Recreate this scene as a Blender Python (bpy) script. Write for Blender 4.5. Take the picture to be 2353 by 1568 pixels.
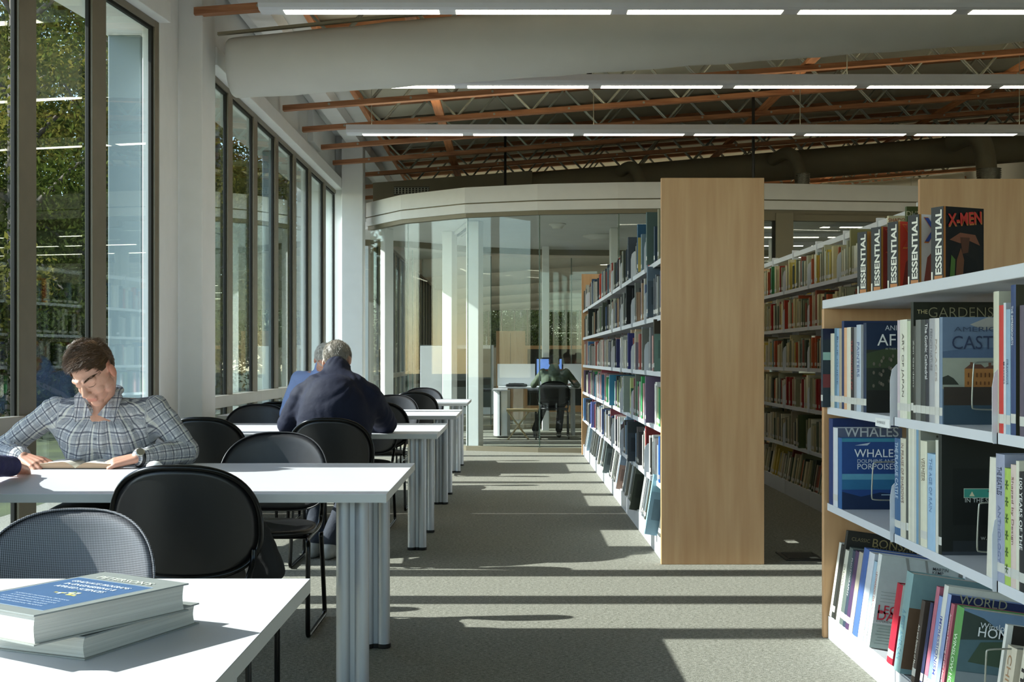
import bpy, bmesh, math, random
import numpy as np
from mathutils import Vector, Matrix, noise

S = bpy.context.scene
COL = S.collection
for o in list(bpy.data.objects):
    bpy.data.objects.remove(o)

# ------------------------------------------------------------------ camera, sky, sun, exposure
F = 2800.0          # focal length in pixels of the 2353 px wide frame
H = 1.21            # eye height
CX, HY = 1176.5, 824.0
cam_data = bpy.data.cameras.new('camera')
cam = bpy.data.objects.new('camera', cam_data)
COL.objects.link(cam)
cam.location = (0, 0, H)
cam.rotation_euler = (math.radians(90), 0, 0)
cam_data.sensor_width = 36.0
cam_data.lens = F / 2353.0 * 36.0
cam_data.shift_y = (HY - 784.0) / 2353.0
cam_data.clip_start = 0.05
cam_data.clip_end = 400
S.camera = cam

S.view_settings.view_transform = 'Standard'
S.view_settings.look = 'None'
S.view_settings.gamma = 1.0
S.view_settings.use_curve_mapping = False
S.view_settings.exposure = 0.62

SUN_TAN = 0.68
sun_el = math.atan(SUN_TAN)
world = bpy.data.worlds.new('sky')
S.world = world
world.use_nodes = True
wn = world.node_tree
wn.nodes.clear()
sky = wn.nodes.new('ShaderNodeTexSky')
sky.sky_type = 'NISHITA'
sky.sun_disc = False
sky.sun_elevation = sun_el
sky.sun_rotation = math.radians(-90)
sky.air_density = 1.0
sky.dust_density = 0.6
sky.ozone_density = 1.5
bg = wn.nodes.new('ShaderNodeBackground')
bg.inputs['Strength'].default_value = 0.36
wo = wn.nodes.new('ShaderNodeOutputWorld')
wn.links.new(sky.outputs[0], bg.inputs[0])
wn.links.new(bg.outputs[0], wo.inputs[0])

sd = bpy.data.lights.new('sun', 'SUN')
sd.energy = 7.8
sd.angle = math.radians(0.6)
sd.color = (1.0, 0.975, 0.95)
sun = bpy.data.objects.new('sun', sd)
COL.objects.link(sun)
sun.location = (-20, 8, 18)
sun.rotation_euler = Vector((-1, 0, SUN_TAN)).to_track_quat('Z', 'Y').to_euler()
LENS_POWER = 6.0
UP_POWER = 5.0

# ------------------------------------------------------------------ helpers
def wx(px, D): return (px - CX) * D / F
def wz(py, D): return H - (py - HY) * D / F
def P(px, py, D): return Vector((wx(px, D), D, wz(py, D)))
def Dx(px, X): return F * X / (px - CX)

def srgb(c):
    if isinstance(c, str):
        c = [int(c[i:i + 2], 16) / 255 for i in (0, 2, 4)]
    return tuple(x / 12.92 if x <= .04045 else ((x + .055) / 1.055) ** 2.4 for x in c)

def tag(o, label=None, cat=None, group=None, kind=None):
    if label: o['label'] = label
    if cat: o['category'] = cat
    if group: o['group'] = group
    if kind: o['kind'] = kind
    return o

def empty(name, loc, rz=0.0):
    o = bpy.data.objects.new(name, None)
    COL.objects.link(o)
    o.location = loc
    o.rotation_euler = (0, 0, rz)
    o.empty_display_size = 0.1
    return o

MATS = {}
def mat(name, color, rough=.5, metal=0., spec=.5, noise_s=0., noise_a=0., bump_s=0., bump_a=0., coat=0., attr=False, stretch=None, emit=None, c2=None, alpha=None):
    """procedural Principled material: base colour (or the mesh's own paint colours), broken up by noise, with a noise bump"""
    if name in MATS: return MATS[name]
    m = bpy.data.materials.new(name)
    m.use_nodes = True
    t = m.node_tree; N = t.nodes; L = t.links
    b = N['Principled BSDF']
    col = srgb(color)
    b.inputs['Base Color'].default_value = (*col, 1)
    b.inputs['Roughness'].default_value = rough
    b.inputs['Metallic'].default_value = metal
    b.inputs['Specular IOR Level'].default_value = spec
    b.inputs['Coat Weight'].default_value = coat
    b.inputs['Coat Roughness'].default_value = .12
    tc = N.new('ShaderNodeTexCoord')
    mp = N.new('ShaderNodeMapping')
    L.new(tc.outputs['Object'], mp.inputs[0])
    if stretch: mp.inputs['Scale'].default_value = stretch
    src = None
    if attr:
        a = N.new('ShaderNodeVertexColor'); a.layer_name = 'Col'
        src = a.outputs[0]
    if noise_a > 0:
        n = N.new('ShaderNodeTexNoise'); n.inputs['Scale'].default_value = noise_s; n.inputs['Detail'].default_value = 4
        L.new(mp.outputs[0], n.inputs['Vector'])
        if c2 and not attr:
            mx = N.new('ShaderNodeMix'); mx.data_type = 'RGBA'
            r = N.new('ShaderNodeMapRange'); r.inputs[1].default_value = .5 - .5 / (1 + 4 * noise_a); r.inputs[2].default_value = .5 + .5 / (1 + 4 * noise_a)
            L.new(n.outputs[0], r.inputs[0]); L.new(r.outputs[0], mx.inputs[0])
            mx.inputs[6].default_value = (*col, 1); mx.inputs[7].default_value = (*srgb(c2), 1)
            src = mx.outputs[2]
        else:
            r = N.new('ShaderNodeMapRange'); r.inputs[1].default_value = .3; r.inputs[2].default_value = .7
            r.inputs[3].default_value = 1 - noise_a; r.inputs[4].default_value = 1 + noise_a * .4
            L.new(n.outputs[0], r.inputs[0])
            hs = N.new('ShaderNodeHueSaturation')
            if src is not None: L.new(src, hs.inputs['Color'])
            else: hs.inputs['Color'].default_value = (*col, 1)
            L.new(r.outputs[0], hs.inputs['Value'])
            src = hs.outputs[0]
    if src is not None: L.new(src, b.inputs['Base Color'])
    if bump_a > 0:
        n = N.new('ShaderNodeTexNoise'); n.inputs['Scale'].default_value = bump_s; n.inputs['Detail'].default_value = 3
        L.new(mp.outputs[0], n.inputs['Vector'])
        bp = N.new('ShaderNodeBump'); bp.inputs['Strength'].default_value = bump_a; bp.inputs['Distance'].default_value = .01
        L.new(n.outputs[0], bp.inputs['Height']); L.new(bp.outputs[0], b.inputs['Normal'])
    if emit:
        b.inputs['Emission Color'].default_value = (*srgb(emit[0]), 1)
        b.inputs['Emission Strength'].default_value = emit[1]
    MATS[name] = m
    return m

class MB:
    """collects shapes and links them as ONE mesh object"""
    def __init__(s): s.v = []; s.f = []; s.m = []; s.c = []; s.col = None; s.mi = 0
    def add(s, vs, fs, mi=None, col=None):
        o = len(s.v); s.v.extend([tuple(p) for p in vs])
        for f in fs:
            s.f.append([i + o for i in f]); s.m.append(s.mi if mi is None else mi); s.c.append(col or s.col or (1, 1, 1))
        return s
    def box(s, x0, x1, y0, y1, z0, z1, mi=None, col=None, M=None):
        vs = [Vector((x, y, z)) for x in (x0, x1) for y in (y0, y1) for z in (z0, z1)]
        if M is not None: vs = [M @ p for p in vs]
        return s.add(vs, [(0, 1, 3, 2), (4, 6, 7, 5), (0, 4, 5, 1), (2, 3, 7, 6), (0, 2, 6, 4), (1, 5, 7, 3)], mi, col)
    def tube(s, pts, r, n=8, mi=None, col=None, cap=True, closed=False):
        pts = [Vector(p) for p in pts]; k = len(pts); vs = []
        rs = r if isinstance(r, (list, tuple)) else [r] * k
        up = None
        for i, p in enumerate(pts):
            a = pts[(i - 1) % k] if (i or closed) else p
            b = pts[(i + 1) % k] if (i < k - 1 or closed) else p
            d = (b - a); d = d.normalized() if d.length > 1e-9 else Vector((0, 0, 1))
            if up is None: up = d.orthogonal().normalized()
            up = up - d * up.dot(d)
            up = up.normalized() if up.length > 1e-6 else d.orthogonal().normalized()
            w = d.cross(up)
            for j in range(n):
                t = 2 * math.pi * j / n
                vs.append(p + (up * math.cos(t) + w * math.sin(t)) * rs[i])
        fs = []
        for i in range(k if closed else k - 1):
            for j in range(n):
                a = i * n + j; b = i * n + (j + 1) % n; c = ((i + 1) % k) * n + (j + 1) % n; e = ((i + 1) % k) * n + j
                fs.append((a, b, c, e))
        if cap and not closed:
            fs.append(tuple(range(n - 1, -1, -1))); fs.append(tuple(range((k - 1) * n, k * n)))
        return s.add(vs, fs, mi, col)
    def lathe(s, prof, c=(0, 0, 0), n=24, mi=None, col=None):
        vs = []; fs = []; k = len(prof)
        for (r, z) in prof:
            for j in range(n):
                t = 2 * math.pi * j / n
                vs.append((c[0] + r * math.cos(t), c[1] + r * math.sin(t), c[2] + z))
        for i in range(k - 1):
            for j in range(n):
                fs.append((i * n + j, i * n + (j + 1) % n, (i + 1) * n + (j + 1) % n, (i + 1) * n + j))
        fs.append(tuple(range(n - 1, -1, -1))); fs.append(tuple(range((k - 1) * n, k * n)))
        return s.add(vs, fs, mi, col)
    def prism(s, poly, fn, a, b, mi=None, col=None):
        """poly: 2-D outline; fn(u, v, t) -> point; extruded from t=a to t=b"""
        n = len(poly)
        vs = [fn(u, v, a) for u, v in poly] + [fn(u, v, b) for u, v in poly]
        fs = [tuple(range(n - 1, -1, -1)), tuple(range(n, 2 * n))] + [(i, (i + 1) % n, n + (i + 1) % n, n + i) for i in range(n)]
        return s.add(vs, fs, mi, col)
    def mesh(s, name, mats, origin=(0, 0, 0), smooth=False):
        me = bpy.data.meshes.new(name)
        ox, oy, oz = origin
        me.from_pydata([(x - ox, y - oy, z - oz) for x, y, z in s.v], [], s.f)
        for m in (mats if isinstance(mats, (list, tuple)) else [mats]): me.materials.append(m)
        me.polygons.foreach_set('material_index', s.m)
        ca = me.color_attributes.new('Col', 'FLOAT_COLOR', 'CORNER')
        arr = []
        for p, c in zip(me.polygons, s.c): arr.extend([c[0], c[1], c[2], 1.0] * p.loop_total)
        ca.data.foreach_set('color', arr)
        bm = bmesh.new(); bm.from_mesh(me); bmesh.ops.recalc_face_normals(bm, faces=bm.faces); bm.to_mesh(me); bm.free()
        if smooth:
            me.polygons.foreach_set('use_smooth', [True] * len(me.polygons))
        me.update()
        return me
    def build(s, name, mats, parent=None, origin=(0, 0, 0), smooth=False, bevel=0., seg=2, angle=None):
        me = s.mesh(name, mats, origin, smooth)
        o = bpy.data.objects.new(name, me)
        COL.objects.link(o)
        if parent is not None: o.parent = parent
        else: o.location = origin
        if bevel > 0:
            b = o.modifiers.new('edge', 'BEVEL'); b.width = bevel; b.segments = seg; b.limit_method = 'ANGLE'; b.angle_limit = math.radians(40)
        if smooth and angle:
            me.set_sharp_from_angle(angle=math.radians(angle))
        return o

def copy_tree(o, parent=None):
    c = o.copy(); COL.objects.link(c); c.parent = parent
    for ch in [x for x in KIDS.get(o.name, [])]:
        copy_child(ch, c)
    return c
KIDS = {}
def register(o):
    """remember a thing's children so that it can be copied without operators"""
    def walk(x):
        KIDS[x.name] = list(x.children)
        for ch in x.children: walk(ch)
    walk(o)
def copy_child(ch, par):
    d = ch.copy(); COL.objects.link(d); d.parent = par
    for g in KIDS.get(ch.name, []): copy_child(g, d)

def chaikin(pts, it=2, closed=False):
    pts = [Vector(p) for p in pts]
    for _ in range(it):
        out = [] if closed else [pts[0]]
        n = len(pts)
        for i in range(n if closed else n - 1):
            a, b = pts[i], pts[(i + 1) % n]
            out += [a * .75 + b * .25, a * .25 + b * .75]
        if not closed: out.append(pts[-1])
        pts = out
    return pts

TXT = {}
def text_mesh(txt, size, bold=0.0, sx=1.0):
    """lettering as a flat mesh (x to the right, y up), left-bottom at 0"""
    bold = bold * .35 if bold > 0 else bold
    key = (txt, bold)
    if key not in TXT:
        c = bpy.data.curves.new('lettering', 'FONT'); c.body = txt; c.size = 1.0; c.offset = bold; c.resolution_u = 3
        o = bpy.data.objects.new('lettering', c); COL.objects.link(o)
        dg = bpy.context.evaluated_depsgraph_get(); dg.update()
        me = bpy.data.meshes.new_from_object(o.evaluated_get(dg))
        bpy.data.objects.remove(o)
        vs = [v.co.copy() for v in me.vertices]; fs = [tuple(p.vertices) for p in me.polygons]
        bpy.data.meshes.remove(me)
        x0 = min(v.x for v in vs); x1 = max(v.x for v in vs); y0 = min(v.y for v in vs); y1 = max(v.y for v in vs)
        TXT[key] = ([((v.x - x0), (v.y - y0)) for v in vs], fs, x1 - x0, y1 - y0)
    return TXT[key]
def put_text(mb, txt, o, ux, uy, width=None, height=None, col=(1, 1, 1), bold=0.0, mi=None, center=False):
    """lettering laid from point o along ux (reading direction) and uy (up), fitted to width and/or height"""
    vs, fs, w, h = text_mesh(txt, 1, bold)
    kx = (width / w) if width else None; ky = (height / h) if height else None
    kx = kx or ky; ky = ky or kx
    ux = Vector(ux); uy = Vector(uy); o = Vector(o)
    if center: o = o - ux * (w * kx / 2)
    mb.add([o + ux * (x * kx) + uy * (y * ky) for x, y in vs], fs, mi, col)

WHITE = (1, 1, 1)
# ------------------------------------------------------------------ materials of the building
M_white = mat('painted_white', 'e4e5e4', .55, noise_s=6, noise_a=.03, bump_s=120, bump_a=.03)
M_wall = mat('painted_wall', 'd9dad8', .7, noise_s=3, noise_a=.04, bump_s=90, bump_a=.04)
M_frame = mat('bronze_frame', '807868', .45, .35, noise_s=8, noise_a=.08)
M_gasket = mat('black_gasket', '16170f', .7, noise_s=10, noise_a=.1)
M_rail = mat('champagne_metal', 'b3aea4', .35, .6, noise_s=4, noise_a=.06)
M_deck = mat('roof_deck', 'ccc8b6', .8, noise_s=1.5, noise_a=.12)
M_chord = mat('glued_wood_chord', 'b27c56', .6, noise_s=3, noise_a=.35, bump_s=60, bump_a=.15, stretch=(1, 12, 12), c2='8a5838')
M_chord_y = mat('wood_board', 'cb8a5c', .6, noise_s=3, noise_a=.35, bump_s=60, bump_a=.15, stretch=(12, 1, 12), c2='a6683f')
M_galv = mat('galvanised_steel', 'a9aca2', .38, .7, noise_s=20, noise_a=.1)
M_duct = mat('duct_cloth', 'cfcfc9', .8, noise_s=2.5, noise_a=.05, bump_s=5, bump_a=.25)
M_duct_b = mat('dimmed_duct', '8e8670', .6, noise_s=3, noise_a=.08)  # grey-brown tone holds the dim light under the roof
M_flex = mat('foil_duct', 'a8a79c', .25, .85, noise_s=30, noise_a=.3, bump_s=60, bump_a=.8)
M_black = mat('black_metal', '131413', .4, .3, noise_s=15, noise_a=.2)
M_lightbody = mat('fixture_enamel', 'd7d8df', .4, noise_s=8, noise_a=.03)

def lens_material():
    m = bpy.data.materials.new('lamp_lens'); m.use_nodes = True
    N = m.node_tree.nodes; L = m.node_tree.links; b = N['Principled BSDF']
    b.inputs['Base Color'].default_value = (.8, .8, .75, 1)
    tc = N.new('ShaderNodeTexCoord'); sp = N.new('ShaderNodeSeparateXYZ'); L.new(tc.outputs['Object'], sp.inputs[0])
    a = N.new('ShaderNodeMath'); a.operation = 'MULTIPLY'; a.inputs[1].default_value = 1 / .06; L.new(sp.outputs[0], a.inputs[0])
    f = N.new('ShaderNodeMath'); f.operation = 'FRACT'; L.new(a.outputs[0], f.inputs[0])
    g = N.new('ShaderNodeMath'); g.operation = 'GREATER_THAN'; g.inputs[1].default_value = .1; L.new(f.outputs[0], g.inputs[0])
    r = N.new('ShaderNodeMapRange'); r.inputs[3].default_value = LENS_POWER * .35; r.inputs[4].default_value = LENS_POWER; L.new(g.outputs[0], r.inputs[0])
    b.inputs['Emission Color'].default_value = (1.0, .94, .74, 1)
    L.new(r.outputs[0], b.inputs['Emission Strength'])
    return m
M_lens = lens_material()
M_up = mat('added_upglow', 'e0dcc8', .5, noise_s=4, noise_a=.03, emit=('fff0c8', UP_POWER))  # unseen upward glow added to the pendants to brighten the roof

def glass_material(name, tint, rough=0.0, k=1.0):
    m = bpy.data.materials.new(name); m.use_nodes = True
    t = m.node_tree; N = t.nodes; L = t.links; N.clear()
    out = N.new('ShaderNodeOutputMaterial'); mix = N.new('ShaderNodeMixShader')
    tr = N.new('ShaderNodeBsdfTransparent'); tr.inputs[0].default_value = (*tint, 1)
    gl = N.new('ShaderNodeBsdfGlossy'); gl.inputs['Roughness'].default_value = rough; gl.inputs[0].default_value = (.92, .97, .95, 1)
    lw = N.new('ShaderNodeLayerWeight'); lw.inputs[0].default_value = .5
    p = N.new('ShaderNodeMath'); p.operation = 'POWER'; p.inputs[1].default_value = 5.0; L.new(lw.outputs['Facing'], p.inputs[0])
    q = N.new('ShaderNodeMath'); q.operation = 'MULTIPLY_ADD'; q.inputs[1].default_value = .95 * k; q.inputs[2].default_value = .045 * k; L.new(p.outputs[0], q.inputs[0])
    L.new(q.outputs[0], mix.inputs[0]); L.new(tr.outputs[0], mix.inputs[1]); L.new(gl.outputs[0], mix.inputs[2])
    L.new(mix.outputs[0], out.inputs[0])
    MATS[name] = m
    return m
M_glass = glass_material('window_glass', (.93, .97, .955), k=1.15)
M_glass_in = glass_material('partition_glass', (.965, .985, .975), k=.65)

def carpet_material():
    m = bpy.data.materials.new('carpet'); m.use_nodes = True
    t = m.node_tree; N = t.nodes; L = t.links; b = N['Principled BSDF']
    tc = N.new('ShaderNodeTexCoord')
    mp = N.new('ShaderNodeMapping'); mp.inputs['Scale'].default_value = (60, 150, 1); L.new(tc.outputs['Object'], mp.inputs[0])
    n = N.new('ShaderNodeTexNoise'); n.inputs['Scale'].default_value = 1.0; n.inputs['Detail'].default_value = 5; L.new(mp.outputs[0], n.inputs['Vector'])
    n2 = N.new('ShaderNodeTexNoise'); n2.inputs['Scale'].default_value = 260; n2.inputs['Detail'].default_value = 2; L.new(tc.outputs['Object'], n2.inputs['Vector'])
    ad = N.new('ShaderNodeMath'); ad.operation = 'ADD'; L.new(n.outputs[0], ad.inputs[0]); L.new(n2.outputs[0], ad.inputs[1])
    cr = N.new('ShaderNodeValToRGB')
    e = cr.color_ramp.elements; e[0].position = .38; e[0].color = (*srgb('5a5a50'), 1); e[1].position = .66; e[1].color = (*srgb('a5a499'), 1)
    x = cr.color_ramp.elements.new(.5); x.color = (*srgb('807f75'), 1)
    h = N.new('ShaderNodeMath'); h.operation = 'MULTIPLY'; h.inputs[1].default_value = .5; L.new(ad.outputs[0], h.inputs[0])
    L.new(h.outputs[0], cr.inputs[0]); L.new(cr.outputs[0], b.inputs['Base Color'])
    b.inputs['Roughness'].default_value = .95; b.inputs['Specular IOR Level'].default_value = .15
    bp = N.new('ShaderNodeBump'); bp.inputs['Strength'].default_value = .7; bp.inputs['Distance'].default_value = .006
    L.new(h.outputs[0], bp.inputs['Height']); L.new(bp.outputs[0], b.inputs['Normal'])
    return m
M_carpet = carpet_material()

def struct(o, label=None): return tag(o, label, None, None, 'structure')
def slab(name, x0, x1, y0, y1, z0, z1, m, bevel=0.):
    b = MB().box(x0, x1, y0, y1, z0, z1)
    return struct(b.build(name, m, origin=((x0 + x1) / 2, (y0 + y1) / 2, z0), bevel=bevel))

YF, YB, XR = 53.0, -3.0, 9.0
slab('floor', -3.9, XR, YB, YF, -.12, 0, M_carpet)
slab('wall_right', XR, XR + .2, YB, YF, 0, 5.3, M_wall)
slab('wall_behind', -4.2, XR, YB - .2, YB, 3.7, 5.3, M_wall)
slab('wall_behind_sill', -4.2, XR, YB - .2, YB, 0, .35, M_wall)
mb = MB()
for i in range(13): mb.box(-4.2 + i * 1.09, -4.1 + i * 1.09, YB - .15, YB - .02, .35, 3.7)
mb.box(-4.2, XR, YB - .15, YB - .03, .35, .42); mb.box(-4.1, XR, YB - .1, YB - .09, .42, 3.7, 1)
struct(mb.build('window_70', [M_frame, M_glass], origin=(2, YB, .35)))

# ---- window wall on the left: a run parallel to the aisle and a near run turned outwards by seven degrees
ZH, ZR0, ZR1 = 3.60, .79, .89       # window head, rail
def window_run(idx, A, B, ts, mull=.17, far=False):
    """A, B: the inner face line (x, y) of the run; ts: y of the far edge of each mullion; one window per bay between mullions"""
    A = Vector((A[0], A[1], 0)); B = Vector((B[0], B[1], 0)); d = (B - A).normalized(); n = Vector((-d.y, d.x, 0))
    if n.x > 0: n = -n                # n points outdoors
    def q(y): return A + d * ((y - A.y) / d.y)
    def pt(y_s, off, z): p = q(y_s) + n * off; return (p.x, p.y, z)
    edges = [A.y] + list(ts) + [B.y]
    def bar(mb, ya, yb, o0, o1, z0, z1, mi=0):
        vs = [pt(y, o, z) for y in (ya, yb) for o in (o0, o1) for z in (z0, z1)]
        mb.add(vs, [(0, 1, 3, 2), (4, 6, 7, 5), (0, 4, 5, 1), (2, 3, 7, 6), (0, 2, 6, 4), (1, 5, 7, 3)], mi)
    for k in range(len(edges) - 1):
        y0, y1 = edges[k], edges[k + 1]
        org = q(y0)
        e = empty('window_%d' % (idx + k), org); struct(e)
        mb = MB()
        if k < len(edges) - 2:
            bar(mb, y1 - mull, y1, 0.0, .018, 0, ZH)
            bar(mb, y1 - mull - .015, y1 + .005, .018, .045, 0, ZH, 1)
        if k == 0:
            bar(mb, y0, y0 + .05, 0.0, .018, 0, ZH); bar(mb, y0, y0 + .065, .018, .045, 0, ZH, 1)
        if k == len(edges) - 2:
            bar(mb, y1 - .07, y1, 0.0, .018, 0, ZH); bar(mb, y1 - .09, y1, .018, .045, 0, ZH, 1)
        bar(mb, y0, y1, .001, .017, ZH - .05, ZH - .001); bar(mb, y0, y1, .0175, .0445, ZH - .07, ZH - .001, 1)
        bar(mb, y0, y1, .001, .044, 0.001, .06)
        mb.build('window_frame', [M_frame, M_gasket], e, org, bevel=0.004)
        mb = MB(); bar(mb, y0, y1, -.035, .034, ZR0, ZR1)
        mb.build('rail', M_rail, e, org, bevel=0.004)
        mb = MB(); bar(mb, y0, y1, .036, .044, .03, ZH - .03)
        mb.build('pane', M_glass, e, org)
    return len(edges) - 1

far_ts = [Dx(px, -2.5) for px in (535, 592, 640, 681, 716, 749)]
nW = window_run(1, (-2.5, 9.92), (-2.5, 17.38), far_ts)
A0 = (-2.53 - .12 * (8.5 - (-3.0)), -3.0); B0 = (-2.51, 8.67)
nW += window_run(1 + nW, A0, B0, [-1.2, .55, 2.85, 4.3, 5.45, 6.20, 6.96, 7.84], mull=.19)
nW += window_run(1 + nW, (-2.95, 17.75), (-2.95, 21.2), [18.9, 20.05])
nW += window_run(1 + nW, (-2.6, 22.0), (-2.6, 30.5), [22.9, 24.0, 25.1, 26.2, 27.3, 28.4, 29.5])
nW += window_run(1 + nW, (-2.6, 31.2), (-2.6, 40.0), [32.4, 33.6, 34.8, 36.0, 37.2, 38.4, 39.4])

# header ledge, wall above, soffit
def quadwall(name, pts, z0, z1, m):
    mb = MB(); mb.prism(pts, lambda u, v, t: (u, v, t), z0, z1)
    c = pts[0]
    return struct(mb.build(name, m, origin=(c[0], c[1], z0), bevel=.005))
slab('trim_1', -2.56, -2.40, 9.92, 17.4, ZH, ZH + .15, M_white, .006)
quadwall('trim_2', [(A0[0] - .05, A0[1]), (A0[0] + .1, A0[1]), (-2.43, 8.68), (-2.56, 8.68)], ZH, ZH + .15, M_white)
quadwall('wall_left', [(-2.62, 9.93), (-2.53, 9.93), (-2.50, 17.4), (-2.62, 17.4)], ZH + .02, 4.75, M_wall)
quadwall('wall_left_near', [(A0[0] - .12, A0[1]), (A0[0], A0[1]), (-2.51, 8.67), (-2.63, 8.67)], ZH + .02, 4.75, M_wall)
quadwall('wall_left_pier', [(-2.63, 8.67), (-2.505, 8.67), (-2.60, 9.49), (-2.72, 9.49)], 0, 4.75, M_white)
quadwall('wall_left_far', [(-2.72, 21.2), (-2.6, 21.2), (-2.6, 53), (-2.72, 53)], ZH + .02, 4.75, M_wall)
slab('wall_left_pier_2', -2.75, -2.5, 21.2, 22.0, 0, ZH + .05, M_white)
slab('wall_left_pier_3', -2.75, -2.45, 30.5, 31.2, 0, ZH + .05, M_white)
slab('wall_left_pier_4', -2.75, -2.45, 40.0, 53, 0, ZH + .05, M_white)
slab('wall_left_room', -3.07, -2.95, 17.4, 21.2, ZH - .02, 4.75, M_wall)
slab('wall_left_return', -3.07, -2.5, 17.38, 17.5, 0, 4.75, M_wall)
slab('wall_left_return_2', -3.07, -2.6, 21.2, 21.32, 0, 4.75, M_wall)
# roof overhang outside the glass
quadwall('trim_3', [(A0[0] - .59, -3.0), (A0[0] - .1, -3.0), (-2.63, 8.6), (-2.63, 17.4), (-3.0, 17.4), (-3.0, 8.6)], ZH, 4.7, M_wall)
quadwall('trim_4', [(-3.08, 17.4), (-2.73, 21.3), (-2.73, 53), (-3.02, 53), (-3.09, 21.2), (-3.10, 17.4)], ZH, 4.7, M_wall)
# columns standing in the window wall
def column(name, pts, z1, m=None):
    mb = MB(); mb.prism(pts, lambda u, v, t: (u, v, t), 0, z1)
    c = (sum(p[0] for p in pts) / len(pts), sum(p[1] for p in pts) / len(pts), 0)
    return struct(mb.build(name, m or M_white, origin=c, bevel=.008))
column('column', [(-2.634, 9.5), (-2.414, 9.5), (-2.414, 9.92), (-2.634, 9.92)], 4.6)
column('column', [(-2.40, 17.15), (-2.10, 17.15), (-2.10, 17.45), (-2.40, 17.45)], 4.3)
M_ext = mat('outside_column_paint', '75858a', .6, noise_s=4, noise_a=.06)
column('column', [(-2.985, 9.0), (-2.745, 9.0), (-2.745, 9.3), (-2.985, 9.3)], 3.6, M_ext)
column('column', [(-2.87, 14.0), (-2.75, 14.0), (-2.75, 14.15), (-2.87, 14.15)], 3.6, M_ext)
slab('trim_5', -2.56, -2.36, 17.3, 17.42, 0, 4.6, M_white)

# ---- roof deck and the beams that run along the room
SL = .077
def zr(x): return 3.88 + SL * (x + 2.5)
TH = .56
mb = MB(); xs = (-3.6, XR + .3)
mb.prism([(xs[0], zr(xs[0]) + TH + .03), (xs[1], zr(xs[1]) + TH + .03), (xs[1], zr(xs[1]) + TH + .25), (xs[0], zr(xs[0]) + TH + .25)], lambda u, v, t: (u, t, v), YB - .2, YF + .2)
struct(mb.build('ceiling', M_deck, origin=(0, YB, 4.5)))
for i, (x, w, h, m) in enumerate(((-2.20, .2, .15, M_white), (-1.83, .06, .14, M_chord_y))):
    mb = MB(); mb.box(x - w / 2, x + w / 2, 8.0, 52, zr(x) + (.30 if i == 0 else .34), zr(x) + .30 + h)
    struct(mb.build('trim_%d' % (6 + i), m, origin=(x, 8, zr(x))))
mb = MB(); mb.box(-2.5, -1.86, 8.0, 52, zr(-2.2) + .46, zr(-2.2) + .50)
struct(mb.build('trim_8', M_wall, origin=(-2.2, 8, 4.3)))
slab('trim_9', -2.52, -2.44, 14.97, 15.75, 3.88, 4.28, M_wall, .004)

# ---- open-web roof trusses, 1.22 m apart, each one a thing with its chords and its steel web
def truss_parts():
    x0, x1 = -2.47, XR - .02
    def slp(mb, za, zb, w, xa=x0, xb=x1):
        mb.prism([(xa, zr(xa) + za), (xb, zr(xb) + za), (xb, zr(xb) + zb), (xa, zr(xa) + zb)], lambda u, v, t: (u, t, v), -w / 2, w / 2)
    bot = MB(); slp(bot, 0, .055, .09)
    top = MB(); slp(top, TH - .055, TH, .09)
    web = MB(); x = x0 + .5; up = False; p = .44
    while x + p < x1:
        a = (x, .035 if up else TH - .03); b = (x + p, TH - .03 if up else .035)
        for s in (-.028, .028):
            web.tube([(a[0], s, zr(a[0]) + a[1]), (b[0], s, zr(b[0]) + b[1])], .0125, 6)
        x += p; up = not up
    x = x0 + .5
    while x + p < x1:
        bot.tube([(x, -.052, zr(x) + .03), (x, .052, zr(x) + .03)], .014, 8, 1); x += 2 * p
    return [('bottom_chord', bot.mesh('bottom_chord', [M_chord, M_galv])), ('top_chord', top.mesh('top_chord', M_chord)), ('web', web.mesh('web', M_galv))]
TP = truss_parts()
D_T = [13.16 + 1.22 * k for k in range(-4, 32)]
ORD = 'first second third fourth fifth sixth seventh eighth ninth tenth eleventh twelfth thirteenth fourteenth fifteenth sixteenth seventeenth eighteenth nineteenth twentieth'.split()
for k, D in enumerate(D_T):
    t = empty('roof_truss', (0, D, 0))
    if k == 0: lb = 'wood and steel roof truss above the nearest light strip, closest to the camera'
    elif k < 4: lb = 'wood and steel roof truss near the white cloth duct, %s from the camera' % ORD[k]
    elif k < 9: lb = 'wood and steel roof truss before the glass room, %s from the camera' % ORD[k]
    elif k < 20: lb = 'wood and steel roof truss above the glass room, %s from the camera' % ORD[k]
    else: lb = 'wood and steel roof truss of the far hall, seen through the glass room'
    tag(t, lb, 'roof truss', 'open web trusses under the roof' if k < 20 else 'trusses of the far hall')
    for nm, me in TP:
        o = bpy.data.objects.new(nm, me); COL.objects.link(o); o.parent = t
for x, lb in ((-.85, 'wooden bracing board running along the room across the trusses, left one'), (3.2, 'wooden bracing board across the trusses above the middle bookcase'), (5.9, 'wooden bracing board across the trusses at the right edge')):
    mb = MB(); mb.box(x - .05, x + .05, 8.3, 30, zr(x) + .058, zr(x) + .095)
    tag(mb.build('bracing_board', M_chord_y, origin=(x, 8.3, zr(x))), lb, 'board', None)

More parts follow.
